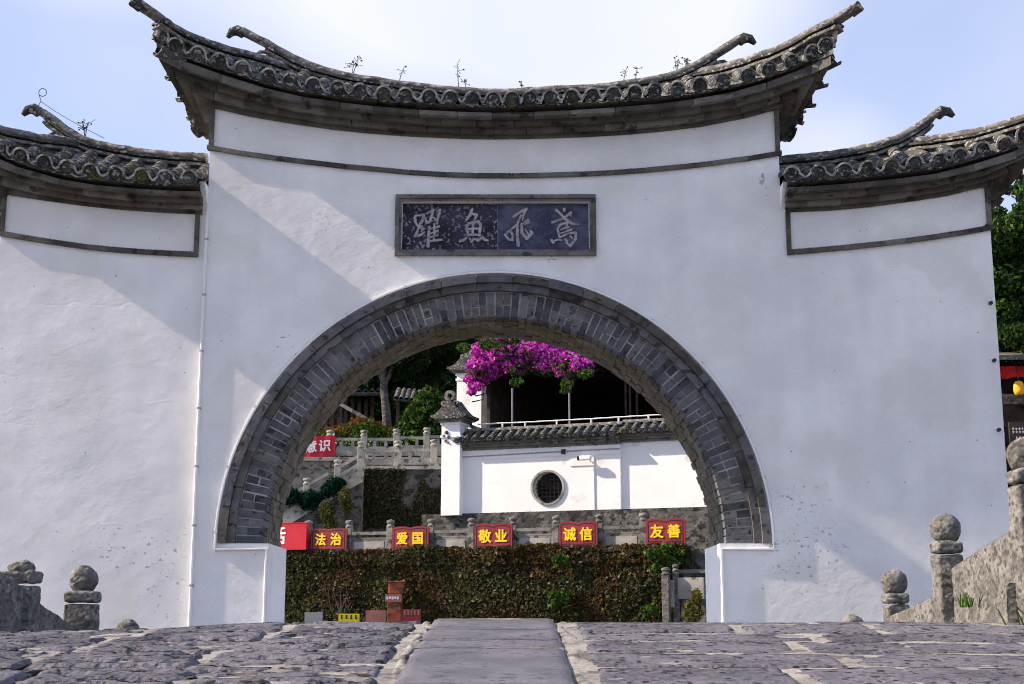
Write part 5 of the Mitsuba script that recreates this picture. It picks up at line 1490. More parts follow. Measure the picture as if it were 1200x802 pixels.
add('necking', tbox(a - 0.03, b + 0.03, O2 - 0.03, O2 + 0.73, pw(545, 445, O2)[2] - 0.02, pw(545, 444, O2)[2] + 0.02), 'limewash_plain', g2)
cap_roof((a + b) / 2, b - a, 0.7, zc2, pw(548, 412, O2)[2] - zc2, g2, O2)

# ------------------------------------------------------------------ dark pergola and bougainvillea
pg = thing('pergola', 'open timber pavilion, its shade partly in the colour, under the bougainvillea behind the garden wall', 'pavilion')
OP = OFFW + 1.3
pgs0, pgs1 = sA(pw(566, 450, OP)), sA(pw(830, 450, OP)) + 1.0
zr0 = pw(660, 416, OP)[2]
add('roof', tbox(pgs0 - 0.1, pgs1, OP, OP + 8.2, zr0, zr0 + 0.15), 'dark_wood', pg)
add('back_wall', tbox(pgs0, pgs1, OP + 8.0, OP + 8.2, zbase, zr0), 'dark_wood', pg)  # set deep so that the inside stays dark
add('side_wall', tbox(pgs0, pgs0 + 0.1, OP + 0.3, OP + 8.0, zbase, zr0), 'dark_wood', pg)  # added wall, keeps sunlight from entering under the roof
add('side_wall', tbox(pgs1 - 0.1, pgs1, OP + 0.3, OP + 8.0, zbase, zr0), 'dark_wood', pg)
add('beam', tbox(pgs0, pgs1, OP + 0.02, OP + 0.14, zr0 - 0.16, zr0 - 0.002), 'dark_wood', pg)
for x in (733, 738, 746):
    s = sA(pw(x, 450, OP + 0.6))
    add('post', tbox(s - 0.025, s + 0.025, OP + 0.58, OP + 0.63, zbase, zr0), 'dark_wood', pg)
for x, y0, lab in ((600.5, 455, 'thin pale pole under the bougainvillea, left of two'), (667.5, 446, 'thin pale pole under the bougainvillea, right of two')):
    p = pw(x, 498, OP - 0.3)
    k = thing('thin_pole', lab, 'pole')
    add('shaft', tube([[p[0], p[1], zbase], [p[0], p[1], zbase + 1.5], [p[0], p[1], pw(x, y0, OP - 0.3)[2]]], 0.022, 6), 'grey_metal', k)
    add('base', shift(trimesh.creation.cylinder(radius=0.07, height=0.06, sections=12), p[0], p[1], zbase + 0.03), 'grey_metal', k)
add_floor = structure('courtyard', tbox(s0 - 1, s2 + 4, OFFW + 0.36, OFFW + 14, -0.1, zbase - 0.01), 'terrace_stone', 'paved courtyard behind the white garden wall')
bc = []
rbv = np.random.default_rng(17)
pts_b = [(557, 447, .36), (563, 432, .45), (570, 414, .5), (580, 410, .55), (592, 408, .65), (610, 412, .62), (628, 414, .62), (645, 418, .6), (660, 424, .58), (672, 430, .5), (682, 434, .38), (566, 440, .45), (557, 456, .24), (580, 428, .5), (553, 463, .14), (600, 404, .5), (640, 408, .5), (620, 425, .42), (664, 438, .36), (590, 420, .5), (606, 432, .4), (640, 432, .42), (575, 436, .45), (652, 428, .45), (678, 424, .4), (564, 446, .36)]
for x, y, r in pts_b:
    p = pw(x, y - 3, OP - 0.15 + rbv.uniform(-0.2, 0.25))
    bc.append((p[0], p[1], p[2], r, r * 0.8, r * 0.52))
bv = thing('bougainvillea', 'magenta bougainvillea in full bloom spilling over the dark pavilion', 'bougainvillea')
P, N = blob_points(rbv, bc, 340)
MAG = [(0.52, 0.06, 0.46), (0.64, 0.11, 0.58), (0.42, 0.03, 0.36), (0.70, 0.24, 0.62), (0.58, 0.09, 0.38)]
cl = meshkit.fbm(P * 2.2, 3, 8)
fl = cl > 0.36
m, c = leaves(P[fl], N[fl], 0.105, pick(rbv, int(fl.sum()), MAG, [4, 3, 2, 1.5, 1], 0.25), rbv, 0.85, 0.9)
add('flowers', m, 'petal', bv, color=c)
P3, N3 = blob_points(rbv, [clump_at(x, y, 37.3, r, r * 0.6) for x, y, r in ((686, 438, .22), (664, 450, .2), (572, 403, .3), (544, 408, .22), (662, 458, .16), (605, 448, .2))], 200)
P2, N2 = blob_points(rbv, [(x, y, z - 0.12, rx, ry, rz * 0.95) for x, y, z, rx, ry, rz in bc], 110)
lv = meshkit.fbm(P2 * 2.2, 3, 8) < 0.52
P2, N2 = np.vstack([P2[lv], P3]), np.vstack([N2[lv], N3])
m, c = leaves(P2, N2, 0.112, pick(rbv, len(P2), GREEN + DARK[-1:], None, 0.3), rbv, 0.6, 0.9)
add('leaves', m, 'leaf', bv, color=c)
stem = []
for x, y, r in pts_b[::2]:
    p = pw(x, y, OP)
    stem.append(tube([p - [0, 0, 0.2], p + [0.3, 0.2, -0.1], [p[0] + 0.4, p[1] + 0.6, zr0 + 0.1]], 0.02, 5))
add('stems', cat(stem), 'bark', bv)

# ------------------------------------------------------------------ upper terraces, stairs and balustrades on the left
YC, YD = 43.0, 46.0
zC, zD = at(470, 546.5, YC)[2], at(400, 536, YD)[2]
xC0, xC1 = at(416, 546, YC)[0], at(640, 546, YC)[0]
uw = thing('upper_retaining_wall', 'dark ivy-stained stone retaining wall below the upper stone balustrade', 'wall')
add('body', box(xC0, xC1, YC, YC + 1.0, 0, zC - 0.1), 'rough_stone', uw)
add('coping', box(xC0 - 0.06, xC1, YC - 0.08, YC + 1.0, zC - 0.1, zC), 'pale_stone', uw)
structure('upper_terrace', box(xC0 - 14, xC1 + 16, YC + 0.9, YD + 0.2, 0, zC - 0.005), 'terrace_stone', 'upper terrace at the head of the stone stairs')
dw = thing('upper_retaining_wall', 'paler rubble retaining wall behind the stairs, under the red banner', 'wall')
add('body', box(at(280, 536, YD)[0], xC1 + 2, YD, YD + 0.6, 0, zD - 0.12), 'rubble_pale', dw)
add('coping', box(at(280, 536, YD)[0], xC1 + 2, YD - 0.08, YD + 0.6, zD - 0.12, zD), 'pale_stone', dw)


def stone_balustrade(k, xs, Y, zb, tops, w, rail_lo=True, dep=0.14):
    X = []
    for x, yt in zip(xs, tops):
        p = at(x, yt, Y)
        h = p[2] - zb
        cm_, bm_ = stone_post(h, w, 0.2)
        kk = add('post', moved(shift(bm_, z=(h - 0.2) / 2), basis([p[0], Y, zb], [1, 0, 0], [0, 1, 0], UP)), 'pale_stone', k)
        scene[f'{kk}__cap'] = mikit.ply(moved(cm_, basis([p[0], Y, zb], [1, 0, 0], [0, 1, 0], UP)), 'mat_pale_stone', smooth=40)
        add('foot', box(p[0] - w * 0.75, p[0] + w * 0.75, Y - w * 0.7, Y + w * 0.7, zb - 0.002, zb + 0.08), 'pale_stone', k)
        X.append((p[0], h))
    for (a, ha), (b, hb) in zip(X[:-1], X[1:]):
        h = min(ha, hb)
        add('rail', box(a + w / 2, b - w / 2, Y - dep / 2, Y + dep / 2, zb + h - 0.36, zb + h - 0.27), 'pale_stone', k)
        add('panel', box(a + w / 2, b - w / 2, Y - dep * 0.35, Y + dep * 0.35, zb + 0.06, zb + h - 0.55), 'pale_stone', k)
        add('inset', box(a + w / 2 + 0.1, b - w / 2 - 0.1, Y - dep * 0.35 - 0.012, Y - dep * 0.35 + 0.01, zb + 0.12, zb + h - 0.61), 'pale_stone', k)
        for f in (0.33, 0.67):
            c = a + (b - a) * f
            add('bracket', box(c - 0.05, c + 0.05, Y - 0.04, Y + 0.04, zb + h - 0.55, zb + h - 0.36), 'pale_stone', k)


ub = thing('stone_balustrade', 'pale stone balustrade at the head of the stairs, nearer of the two upper ones', 'balustrade')
stone_balustrade(ub, [424, 467, 509, 552], YC + 0.15, zC, [517, 516, 515, 514], 0.2)
ub2 = thing('stone_balustrade', 'pale stone balustrade behind the red banner, in front of the hedge', 'balustrade')
stone_balustrade(ub2, [345, 387, 427, 465, 500.5, 540], YD + 0.15, zD, [505, 504, 504, 502.5, 501, 500], 0.2)

# stairs that climb from the terrace to the upper terrace, seen from the side
YS = YC - 0.9
sx0, sx1 = at(318, 605, YS)[0], at(424, 545, YS)[0]
zs0, zs1 = at(318, 620, YS)[2], at(424, 558, YS)[2]
stt = thing('stone_stairs', 'stone stairs climbing to the upper terrace behind their sloping balustrade', 'stairs')
ns = 14
for i in range(ns):
    a = sx0 + (sx1 - sx0) * i / ns
    add('step', box(a, sx1 - 0.02, YS + 0.3, YS + 1.9, zs0 + (zs1 - zs0) * i / ns - 0.001 * i, zs0 + (zs1 - zs0) * (i + 1) / ns), 'terrace_stone', stt)
add('side_wall', slab_xz(Polygon([(sx0 - 3, 0), (sx1 + 0.02, 0), (sx1 + 0.02, zs1 - 0.18), (sx0, zs0 - 0.18), (sx0 - 3, zs0 - 0.18 - 3 * (zs1 - zs0) / (sx1 - sx0))]), YS, YS + 0.3), 'rough_stone', stt)
string = slab_xz(Polygon([(sx0 - 1, zs0 - 0.18 - (zs1 - zs0) / (sx1 - sx0)), (sx1 + 0.02, zs1 - 0.18), (sx1 + 0.02, zs1 + 0.02), (sx0 - 1, zs0 + 0.02 - (zs1 - zs0) / (sx1 - sx0))]), YS - 0.05, YS + 0.3)
add('string', string, 'pale_stone', stt)
sbl = thing('stair_balustrade', 'sloping pale stone balustrade of the stairs, partly under a dark green garland', 'balustrade')
slope = (zs1 - zs0) / (sx1 - sx0)
px_posts = [(322, 586), (360, 560), (396, 538.5), (423.5, 517)]
PX = []
for x, y in px_posts:
    p = at(x, y, YS + 0.12)
    zb = zs0 + slope * (p[0] - sx0)
    h = p[2] - zb
    cm_, bm_ = stone_post(h, 0.19, 0.2)
    M = basis([p[0], YS + 0.12, zb], [1, 0, 0], [0, 1, 0], UP)
    kk = add('post', moved(shift(bm_, z=(h - 0.2) / 2), M), 'pale_stone', sbl)
    scene[f'{kk}__cap'] = mikit.ply(moved(cm_, M), 'mat_pale_stone', smooth=40)
    PX.append((p[0], zb))
for (a, za), (b, zb) in zip(PX[:-1], PX[1:]):
    a, b = a + 0.09, b - 0.09
    za, zb = zs0 + slope * (a - sx0), zs0 + slope * (b - sx0)
    for nm, lo, hi in (('panel', 0.03, 0.46), ('rail', 0.62, 0.72)):
        add(nm, hexa([[a, YS + 0.05, za + lo], [b, YS + 0.05, zb + lo], [b, YS + 0.19, zb + lo], [a, YS + 0.19, za + lo], [a, YS + 0.05, za + hi], [b, YS + 0.05, zb + hi], [b, YS + 0.19, zb + hi], [a, YS + 0.19, za + hi]]), 'pale_stone', sbl)
# garland of dark artificial fir laid over the sloping rail
rg_ = np.random.default_rng(9)
gl = thing('garland', 'dark green fir garland draped over the sloping stair balustrade', 'garland')
ga, gb = at(330, 583, YS - 0.05), at(402, 568, YS - 0.05)
core = [ga + (gb - ga) * t + np.array([0, 0, -0.22 * math.sin(math.pi * t) + 0.08 * math.sin(9 * t)]) for t in np.linspace(0, 1, 30)]
add('cord', tube(np.array(core), 0.03, 6), 'garland_green', gl)
P, N = [], []
for t in rg_.uniform(0, 1, 5200):
    c = ga + (gb - ga) * t + np.array([0, 0, -0.22 * math.sin(math.pi * t) + 0.08 * math.sin(9 * t)])
    d = rg_.normal(0, 1, 3)
    d /= np.linalg.norm(d)
    P.append(c + d * np.array([0.26, 0.2, 0.30]) * rg_.uniform(0.1, 1) * (0.75 + 0.4 * math.sin(17 * t)))
    N.append(d)
m, c = leaves(np.array(P), np.array(N), 0.2, pick(rg_, len(P), [(0.006, 0.03, 0.022), (0.01, 0.045, 0.03), (0.016, 0.06, 0.04)], None, 0.3), rg_, 0.16, 0.6, 0.6)
add('needles', m, 'leaf', gl, color=c)

# red banner hung on the rear balustrade
p0, p1, p2_ = at(336, 514, YD - 0.06), at(393, 510, YD - 0.06), at(393, 534.5, YD - 0.06)
xd = (p1 - p0) / np.linalg.norm(p1 - p0)
hb = p1[2] - p2_[2]
cen = (p0 + p1) / 2 - UP * hb / 2
k = thing('red_banner', 'bright red banner with white characters hung on the upper stone balustrade', 'banner')
M = basis(cen, xd, UP, [0, -1, 0])
wB = np.linalg.norm(p1 - p0)
xs_, ys_ = np.meshgrid(np.linspace(-wB / 2, wB / 2, 30), np.linspace(-hb / 2, hb / 2, 12), indexing='ij')
rip = 0.012 * np.sin(xs_ * 7 + ys_ * 2) + 0.008 * np.sin(xs_ * 15 - ys_ * 5)
front = grid(np.stack([xs_, ys_, rip], -1))
back = grid(np.stack([xs_, ys_, rip - 0.012], -1)[::-1])
add('cloth', moved(cat([front, back]), M), 'red_sheet', k, smooth=40)
for i, ch in enumerate('意识'):
    g = affinity.translate(glyph(ch, hb * 0.60), wB / 2 - hb * 1.44 + i * hb * 0.65, -hb * 0.25)
    add('character', moved(shift(extrude(g, 0.012), z=0.016), M), 'white_paint', k)
for x in (-wB / 2 + 0.05, wB / 2 - 0.05):
    add('tie', moved(tube([[x, hb / 2 - 0.02, 0.0], [x, hb / 2 + 0.06, -0.06], [x, hb / 2 + 0.05, -0.22]], 0.012, 5), M), 'white_paint', k)

# ------------------------------------------------------------------ hillside, hedge, trees and the old house behind
hx, hy = np.meshgrid(np.linspace(-45, 45, 60), np.concatenate([np.linspace(YD + 0.5, 60, 24), np.linspace(62, 120, 20)]), indexing='ij')
hz_ = zD - 0.05 + np.clip(hy - 49, 0, None) * 0.16 + 0.5 * (meshkit.fbm(np.stack([hx * 0.3, hy * 0.3, 0 * hx], -1), 3, 4) - 0.5) * np.clip((hy - 47) / 4, 0, 1)
skirt = [grid(np.stack([np.stack([hx[i], hy[i], hz_[i]], -1), np.stack([hx[i], hy[i], 0 * hz_[i] - 0.1], -1)], 0)) for i in (0, -1)] + [grid(np.stack([np.stack([hx[:, i], hy[:, i], hz_[:, i]], -1), np.stack([hx[:, i], hy[:, i], 0 * hx[:, i] - 0.1], -1)], 0)) for i in (0, -1)]
structure('hillside', cat([grid(np.stack([hx, hy, hz_], -1))] + skirt), 'dirt', 'wooded hillside rising behind the upper terrace', smooth=40)
hgz = at(420, 510, 48)[2]
for i, (x, w, h, lab) in enumerate(((392, 1.0, 0.75, 'rounded green bush with orange red tips behind the red banner'), (424, 1.05, 0.95, 'green hedge bush with orange red tips, left of the tree trunk'), (470, 0.85, 0.75, 'green hedge bush with orange red tips, right of the tree trunk'))):
    c = at(x, 500, 47.8)
    z = zD + h * 0.75
    bush('hedge_bush', lab, [(c[0] + dx, c[1] + dy, z + dz, w * 0.62, 0.6, h * 0.72) for dx, dy, dz in ((-0.4 * w, 0, 0), (0.45 * w, 0.1, 0.05), (0, -0.1, 0.22 * h))], 330, 0.12, GREEN + FRESH[:1], [3, 4, 3, 1], 100 + i, 'bush', tops=[(0.16, 0.045, 0.02), (0.20, 0.09, 0.025), (0.13, 0.11, 0.03)], group=None)
c = at(404, 508, 47.2)
bush('flowering_bush', 'low green bush with small white flowers above the red banner', [(c[0], c[1], zD + 0.35, 0.6, 0.4, 0.4), (c[0] + 0.9, c[1], zD + 0.35, 0.5, 0.4, 0.42)], 420, 0.10, GREEN + [(0.55, 0.55, 0.5)], [3, 3, 2, 1.6], 120, 'bush')
for i, (x, y, r, lab) in enumerate(((502, 484, 1.0, 'fresh green leafy shrub beside the white gate pillar'), (484, 500, 0.7, 'small fresh green shrub behind the upper balustrade, next to the white pillar'))):
    c = at(x, y, 47.0 + i * 0.2)
    bush('green_shrub', lab, [(c[0] + dx * r, c[1], c[2] + dz * r, r * 0.55, r * 0.5, r * 0.5) for dx, dz in ((-0.4, -0.2), (0.35, -0.1), (0, 0.35), (0.1, -0.75), (-0.35, -0.85), (0.4, -0.8))], 200, 0.19, GREEN + FRESH + DARK, [4, 3, 1.5, 1, 0.5, 2, 2, 3], 130 + i, 'shrub', hang=0.6)


def tree(name, label, base, h_trunk, r_trunk, clumps, per, size, palette, seed, lean=(0, 0), hang=0.3, weights=None, aspect=0.45, group=None):
    rng = np.random.default_rng(seed)
    k = thing(name, label, 'tree', group)
    base = np.asarray(base, float)
    t = np.linspace(0, 1, 12)
    tp = np.stack([base[0] + lean[0] * t + 0.12 * np.sin(t * 5 + seed), base[1] + lean[1] * t, base[2] - 0.2 + (h_trunk + 0.2) * t], -1)
    add('trunk', rough(sweep(tp, ring(r_trunk, 12), (0, 1, 0), 1.25 - 0.7 * t ** 0.8), 0.05 * r_trunk * 4, seed, 5), 'bark', k, smooth=50)
    br = []
    for c in clumps:
        s = tp[int(rng.integers(5, 12))]
        e = np.array(c[:3]) + rng.normal(0, 0.2, 3) * c[3]
        mid = (s + e) / 2 + np.array([0, 0, 0.15 * np.linalg.norm(e - s)])
        br.append(sweep(np.array([s, mid, e]), ring(r_trunk * 0.32, 6), (0.1, 1, 0.2), [1, 0.7, 0.25]))
    add('limbs', cat(br), 'bark', k, smooth=40)
    P, N = blob_points(rng, clumps, per)
    m, c = leaves(P, N, size, pick(rng, len(P), palette, weights, 0.35), rng, aspect, 0.8, hang)
    add('crown', m, 'leaf', k, color=c)
    return k


tb0 = at(450, 512, 48.6)
cl_ = []
rt = np.random.default_rng(41)
for x, y, r in ((455, 408, 1.0), (430, 402, 0.9), (480, 405, 1.1), (505, 410, 1.0), (495, 432, 0.8), (470, 420, 0.8), (520, 398, 1.1), (440, 392, 1.2), (410, 395, 1.1), (475, 385, 1.4)):
    p = at(x, y, 48.6 + rt.uniform(-0.6, 1.6))
    cl_.append((p[0], p[1], p[2], r, r, r * 0.8))
tree('fir_tree', 'tall dark evergreen with a straight bare trunk and drooping needles behind the hedge', (tb0[0], 48.6, zD), 4.4, 0.17, cl_, 120, 0.34, DARK, 51, hang=2.2, aspect=0.14, lean=(0.08, 0))
far = [(-9.5, 60, 8.5, 'dense dark tree far behind the old house, leftmost in the arch'), (-4.0, 62, 9.5, 'dense dark tree far behind the tall evergreen'), (0.8, 61, 9.0, 'dense dark tree far behind the white pillars'), (6.0, 63, 8.5, 'dense dark tree far behind the pavilion'), (-4.7, 57, 5.0, 'dense dark low tree filling the gap right of the tall bare trunk'), (-7.6, 59.5, 5.5, 'dense dark low tree directly behind the old house')]
for i, (X, Y, H, lab) in enumerate(far):
    rng = np.random.default_rng(60 + i)
    zb = zD + (Y - 49) * 0.16
    cl_ = [(X + rng.uniform(-2.6, 2.6), Y + rng.uniform(-1.5, 1.0), zb + rng.uniform(0.5, H), rng.uniform(1.2, 1.9), rng.uniform(1.0, 1.6), rng.uniform(1.0, 1.6)) for _ in range(22)]
    tree('forest_tree', lab, (X, Y, zb), H * 0.7, 0.25, cl_, 42, 0.42, DARK + [(0.03, 0.06, 0.02)], 70 + i, hang=0.8)

# old house with a tiled roof
YH = 55.0
hs_ = thing('old_house', 'old dark timber house with a grey tiled roof among the trees', 'house')
xa, xb = at(360, 460, YH)[0], at(447, 460, YH)[0]
ze, zrg = at(430, 461, YH)[2], at(430, 441, YH + 2)[2]
add('body', box(xa + 0.5, xb - 0.4, YH + 1.0, YH + 5, zD, ze + 0.16), 'dark_wood', hs_)
add('gable', box(xa + 0.3, xb - 0.3, YH + 2.3, YH + 5, ze + 0.1, zrg - 0.1), 'dark_wood', hs_)
add('soffit', hexa([[xa, YH, ze - 0.10], [xb, YH, ze - 0.10], [xb, YH + 2.5, ze + 0.6], [xa, YH + 2.5, ze + 0.6], [xa, YH, ze - 0.02], [xb, YH, ze - 0.02], [xb, YH + 2.5, zrg - 0.03], [xa, YH + 2.5, zrg - 0.03]]), 'dark_wood', hs_)
rf = add('roof', hexa([[xa, YH - 0.02, ze - 0.02], [xb, YH - 0.02, ze - 0.02], [xb, YH + 2.5, zrg - 0.02], [xa, YH + 2.5, zrg - 0.02], [xa, YH - 0.02, ze + 0.04], [xb, YH - 0.02, ze + 0.04], [xb, YH + 2.5, zrg + 0.04], [xa, YH + 2.5, zrg + 0.04]]), 'roof_tile', hs_)
for i in range(int((xb - xa) / 0.24)):
    X = xa + 0.12 + i * 0.24
    p, q = np.array([X, YH - 0.05, ze + 0.05]), np.array([X, YH + 2.5, zrg + 0.05])
    x, y, zz = rows_matrix(p, q)
    place('tile_row', COVER, basis(p, x, y * np.linalg.norm(q - p) / 0.3, zz), rf)
add('ridge', tube([[xa, YH + 2.5, zrg + 0.08], [(xa + xb) / 2, YH + 2.5, zrg + 0.08], [xb, YH + 2.5, zrg + 0.08]], 0.13, 8), 'ridge_mortar', hs_)
for i in range(9):
    X = xa + 0.4 + i * (xb - xa - 0.8) / 8
    add('pillar', box(X - 0.07, X + 0.07, YH + 0.6, YH + 0.74, zD, ze), 'dark_wood', hs_)
ra0, ra1 = at(462, 456, 53), at(494, 470, 53)
k = thing('shed_roof', 'small dark tiled shed roof half hidden by leaves right of the tall trunk', 'roof')
add('slab', hexa([[ra0[0], 52.6, ra0[2] - 0.5], [ra1[0], 52.6, ra0[2] - 0.62], [ra1[0], 54, ra0[2]], [ra0[0], 54, ra0[2] + 0.1], [ra0[0], 52.6, ra0[2] - 0.42], [ra1[0], 52.6, ra0[2] - 0.54], [ra1[0], 54, ra0[2] + 0.08], [ra0[0], 54, ra0[2] + 0.18]]), 'roof_tile', k)
for x in (ra0[0] + 0.15, ra1[0] - 0.15):
    add('post', box(x - 0.06, x + 0.06, 52.9, 53.02, zD, ra0[2] - 0.5), 'dark_wood', k)
for i in range(int((ra1[0] - ra0[0]) / 0.2)):
    X = ra0[0] + 0.1 + i * 0.2
    p, q = np.array([X, 52.58, ra0[2] - 0.42 - 0.11 * i * 0.2]), np.array([X, 54, ra0[2] + 0.16 - 0.1 * i * 0.2])
    x, y, zz = rows_matrix(p, q)
    place('tile_row', COVER, basis(p, x, y * np.linalg.norm(q - p) / 0.3, zz), k)
fa, fb = at(398, 471, 52), at(437, 493, 52)
fz = thing('sloping_rail', 'pale sloping timber handrail in front of the dark old house', 'rail')
add('rail', hexa([[fa[0], 52, fa[2] - 0.14], [fb[0], 52, fb[2] - 0.14], [fb[0], 52.12, fb[2] - 0.14], [fa[0], 52.12, fa[2] - 0.14], [fa[0], 52, fa[2]], [fb[0], 52, fb[2]], [fb[0], 52.12, fb[2]], [fa[0], 52.12, fa[2]]]), 'pale_stone', fz)
for t in (0.05, 0.5, 0.95):
    c = fa + (fb - fa) * t
    add('post', box(c[0] - 0.04, c[0] + 0.04, 52.02, 52.1, zD, c[2] - 0.141), 'dark_wood', fz)

# ------------------------------------------------------------------ right of the gate: tree and the shop front behind it
ct = []
rr_ = np.random.default_rng(88)
for _ in range(85):
    x, y = rr_.uniform(1145, 1275), rr_.uniform(205, 425)
    if y < 215 + 0.9 * max(0, 1205 - x) * 0.9:
        continue
    r = rr_.uniform(0.28, 0.55)
    p = at(x, y, 24 + rr_.uniform(-1.2, 1.8))
    ct.append((p[0], p[1], p[2], r * 1.15, r, r * 0.7))
tree('broadleaf_tree', 'leafy green tree standing behind the right end of the gate wall', (9.4, 24.6, 0), 5.2, 0.2, ct, 420, 0.10, GREEN + DARK, 91, weights=[3, 2, 1, 2, 3, 3], aspect=0.55)
sh = thing('shop_front', 'dark timber shop front with a red valance at the right edge, behind the gate wall', 'shop')
sx_a, sx_b = at(1160, 450, 23)[0], at(1160, 450, 23)[0] + 4.5
zv1, zv0 = at(1185, 430, 23)[2], at(1185, 445, 23)[2]
zl = at(1185, 462, 23)[2]
add('wall', box(sx_a, sx_b, 24.2, 24.4, 0, zv1 + 0.3), 'dark_wood', sh)
add('side_wall', box(sx_a, sx_a + 0.12, 23.05, 24.2, 0, zl), 'dark_wood', sh)
add('roof', hexa([[sx_a - 0.2, 22.7, zv1 + 0.06], [sx_b, 22.7, zv1 + 0.06], [sx_b, 24.6, zv1 + 0.5], [sx_a - 0.2, 24.6, zv1 + 0.5], [sx_a - 0.2, 22.7, zv1 + 0.14], [sx_b, 22.7, zv1 + 0.14], [sx_b, 24.6, zv1 + 0.58], [sx_a - 0.2, 24.6, zv1 + 0.58]]), 'roof_tile', sh)
vx = np.linspace(sx_a, sx_b, 120)
vy = 22.95 + 0.03 * np.sin(vx * 22)
zb_ = zv0 + 0.04 * np.abs(np.sin(vx * 7))
add('valance', cat([grid(np.stack([np.stack([vx, vy, zb_], -1), np.stack([vx, vy, zv1 + 0 * vx], -1)], 0)), grid(np.stack([np.stack([vx, vy + 0.01, zv1 + 0 * vx], -1), np.stack([vx, vy + 0.01, zb_], -1)], 0))]), 'red_cloth', sh, smooth=50)
add('beam', box(sx_a, sx_b, 23.0, 23.15, zl - 0.16, zl), 'bark', sh)
ld = thing('hanging_lantern', 'yellow cloth lantern hanging under the red valance at the right edge', 'lantern')
pl_ = at(1194, 455, 22.85)
add('shade', shift(lathe([(0.0, 0.11), (0.05, 0.11), (0.07, 0.085), (0.085, 0.035), (0.088, -0.035), (0.08, -0.085), (0.055, -0.11), (0.0, -0.11)], 16), *pl_), 'lantern_yellow', ld, smooth=40)
add('cord', tube([[pl_[0], pl_[1], pl_[2] + 0.12], [pl_[0], pl_[1], pl_[2] + 0.25], [pl_[0], pl_[1] + 0.1, zv1 + 0.08]], 0.01, 5), 'black_metal', ld)
nb = thing('notice_board', 'dark board with small pale lettering beside the topmost ball of the balustrade', 'sign')
n0, n1 = at(1184, 521, 22.6), at(1184, 496, 22.6)
add('board', box(n0[0], n0[0] + 0.9, 22.6, 22.64, n0[2] - 0.3, n1[2] + 0.02), 'dark_wood', nb)
rn = np.random.default_rng(2)
let = []
for yy in (502.5, 506.5, 513):
    X = n0[0] + 0.05 + (0.05 if yy > 510 else 0)
    while X < n0[0] + 0.75:
        w = rn.uniform(0.02, 0.035)
        z = at(1190, yy, 22.6)[2]
        let += [box(X, X + w, 22.594, 22.6, z, z + 0.008), box(X + w * 0.4, X + w * 0.6, 22.5945, 22.6, z - 0.015, z + 0.02), box(X, X + w * 0.9, 22.594, 22.6, z - 0.018, z - 0.012)]
        X += 0.05
add('lettering', cat(let), 'white_paint', nb)
for x in (n0[0] + 0.06, n0[0] + 0.84):
    add('leg', box(x - 0.025, x + 0.025, 22.645, 22.69, 0, n0[2]), 'dark_wood', nb)

# ------------------------------------------------------------------ goods and boards at the foot of the ivy
def board(name, x0, y0, x1, y1, Y, mt, label, cat_, depth=0.05, legs=True, marks=None, mcol='black_metal'):
    a, b = at(x0, y1, Y), at(x1, y0, Y)
    k = thing(name, label, cat_)
    add('board', box(a[0], b[0], Y, Y + depth, min(a[2], 1.5), b[2]) if not legs else box(a[0], b[0], Y, Y + depth, a[2] - 0.12, b[2]), mt, k)
    if legs:
        for x in (a[0] + 0.03, b[0] - 0.03):
            add('leg', box(x - 0.02, x + 0.02, Y + depth, Y + depth + 0.04, 1.24, b[2] - 0.02), 'grey_metal', k)
    if marks:
        h = b[2] - a[2]
        rm = np.random.default_rng(int(x0))
        ms = []
        n = marks
        for i in range(n):
            cx = a[0] + (b[0] - a[0]) * (i + 0.7) / (n + 0.4)
            cw = (b[0] - a[0]) / (n + 1) * 0.62
            cz = a[2] + h * 0.55
            for j in range(3):
                z = cz + (j - 1) * h * 0.2
                ms.append(box(cx - cw / 2 * rm.uniform(0.6, 1), cx + cw / 2 * rm.uniform(0.6, 1), Y - 0.006, Y, z - 0.011, z + 0.011))
            ms.append(box(cx - 0.011, cx + 0.011, Y - 0.007, Y, cz - h * 0.28, cz + h * 0.28))
        add('lettering', cat(ms), mcol, k)
    return k


board('yellow_sign', 396.5, 719.5, 421, 728, 31.5, 'yellow_board', 'small bright yellow board with dark lettering at the foot of the ivy', 'sign', marks=4)
board('pink_board', 428.5, 715.5, 452.5, 728, 32.0, 'pink_board', 'faded pink board beside the orange cabinet', 'board')
board('dark_red_sign', 471.5, 714, 493, 723.5, 32.2, 'maroon', 'low dark red sign with pale red lettering right of the orange cabinet', 'sign', marks=5, mcol='pink_board')
board('grey_sign', 357, 717.5, 378, 728, 31.8, 'grey_metal', 'small grey board at the far left end of the ivy', 'board')
a, b = at(453.5, 722, 36.4), at(471, 705.5, 36.4)
k = thing('orange_cabinet', 'orange painted cabinet standing against the ivy', 'cabinet')
add('body', shift(rbox(b[0] - a[0], 0.4, b[2] - 1.24, 0.012, 3), (a[0] + b[0]) / 2, 36.6, (b[2] + 1.24) / 2), 'orange_paint', k)
add('door', box(a[0] + 0.03, b[0] - 0.03, 36.385, 36.401, 1.3, b[2] - 0.04), 'orange_paint', k)
add('handle', box(b[0] - 0.08, b[0] - 0.06, 36.365, 36.384, b[2] - 0.2, b[2] - 0.12), 'grey_metal', k)
a2, b2 = at(451, 705, 36.3), at(470.5, 696.5, 36.3)
k = thing('pink_strip_sign', 'pinkish red strip sign with pale lettering on top of the orange cabinet', 'sign')
add('board', box(a2[0], b2[0], 36.3, 36.36, b[2] + 0.002, b2[2]), 'pink_board', k)
add('lettering', cat([box(a2[0] + 0.04 + i * 0.065, a2[0] + 0.085 + i * 0.065, 36.294, 36.3, a2[2] + 0.05 + 0.012 * (i % 2), a2[2] + 0.12) for i in range(5)]), 'white_paint', k)
a3, b3 = at(455, 694.5, 36.35), at(473.5, 683, 36.35)
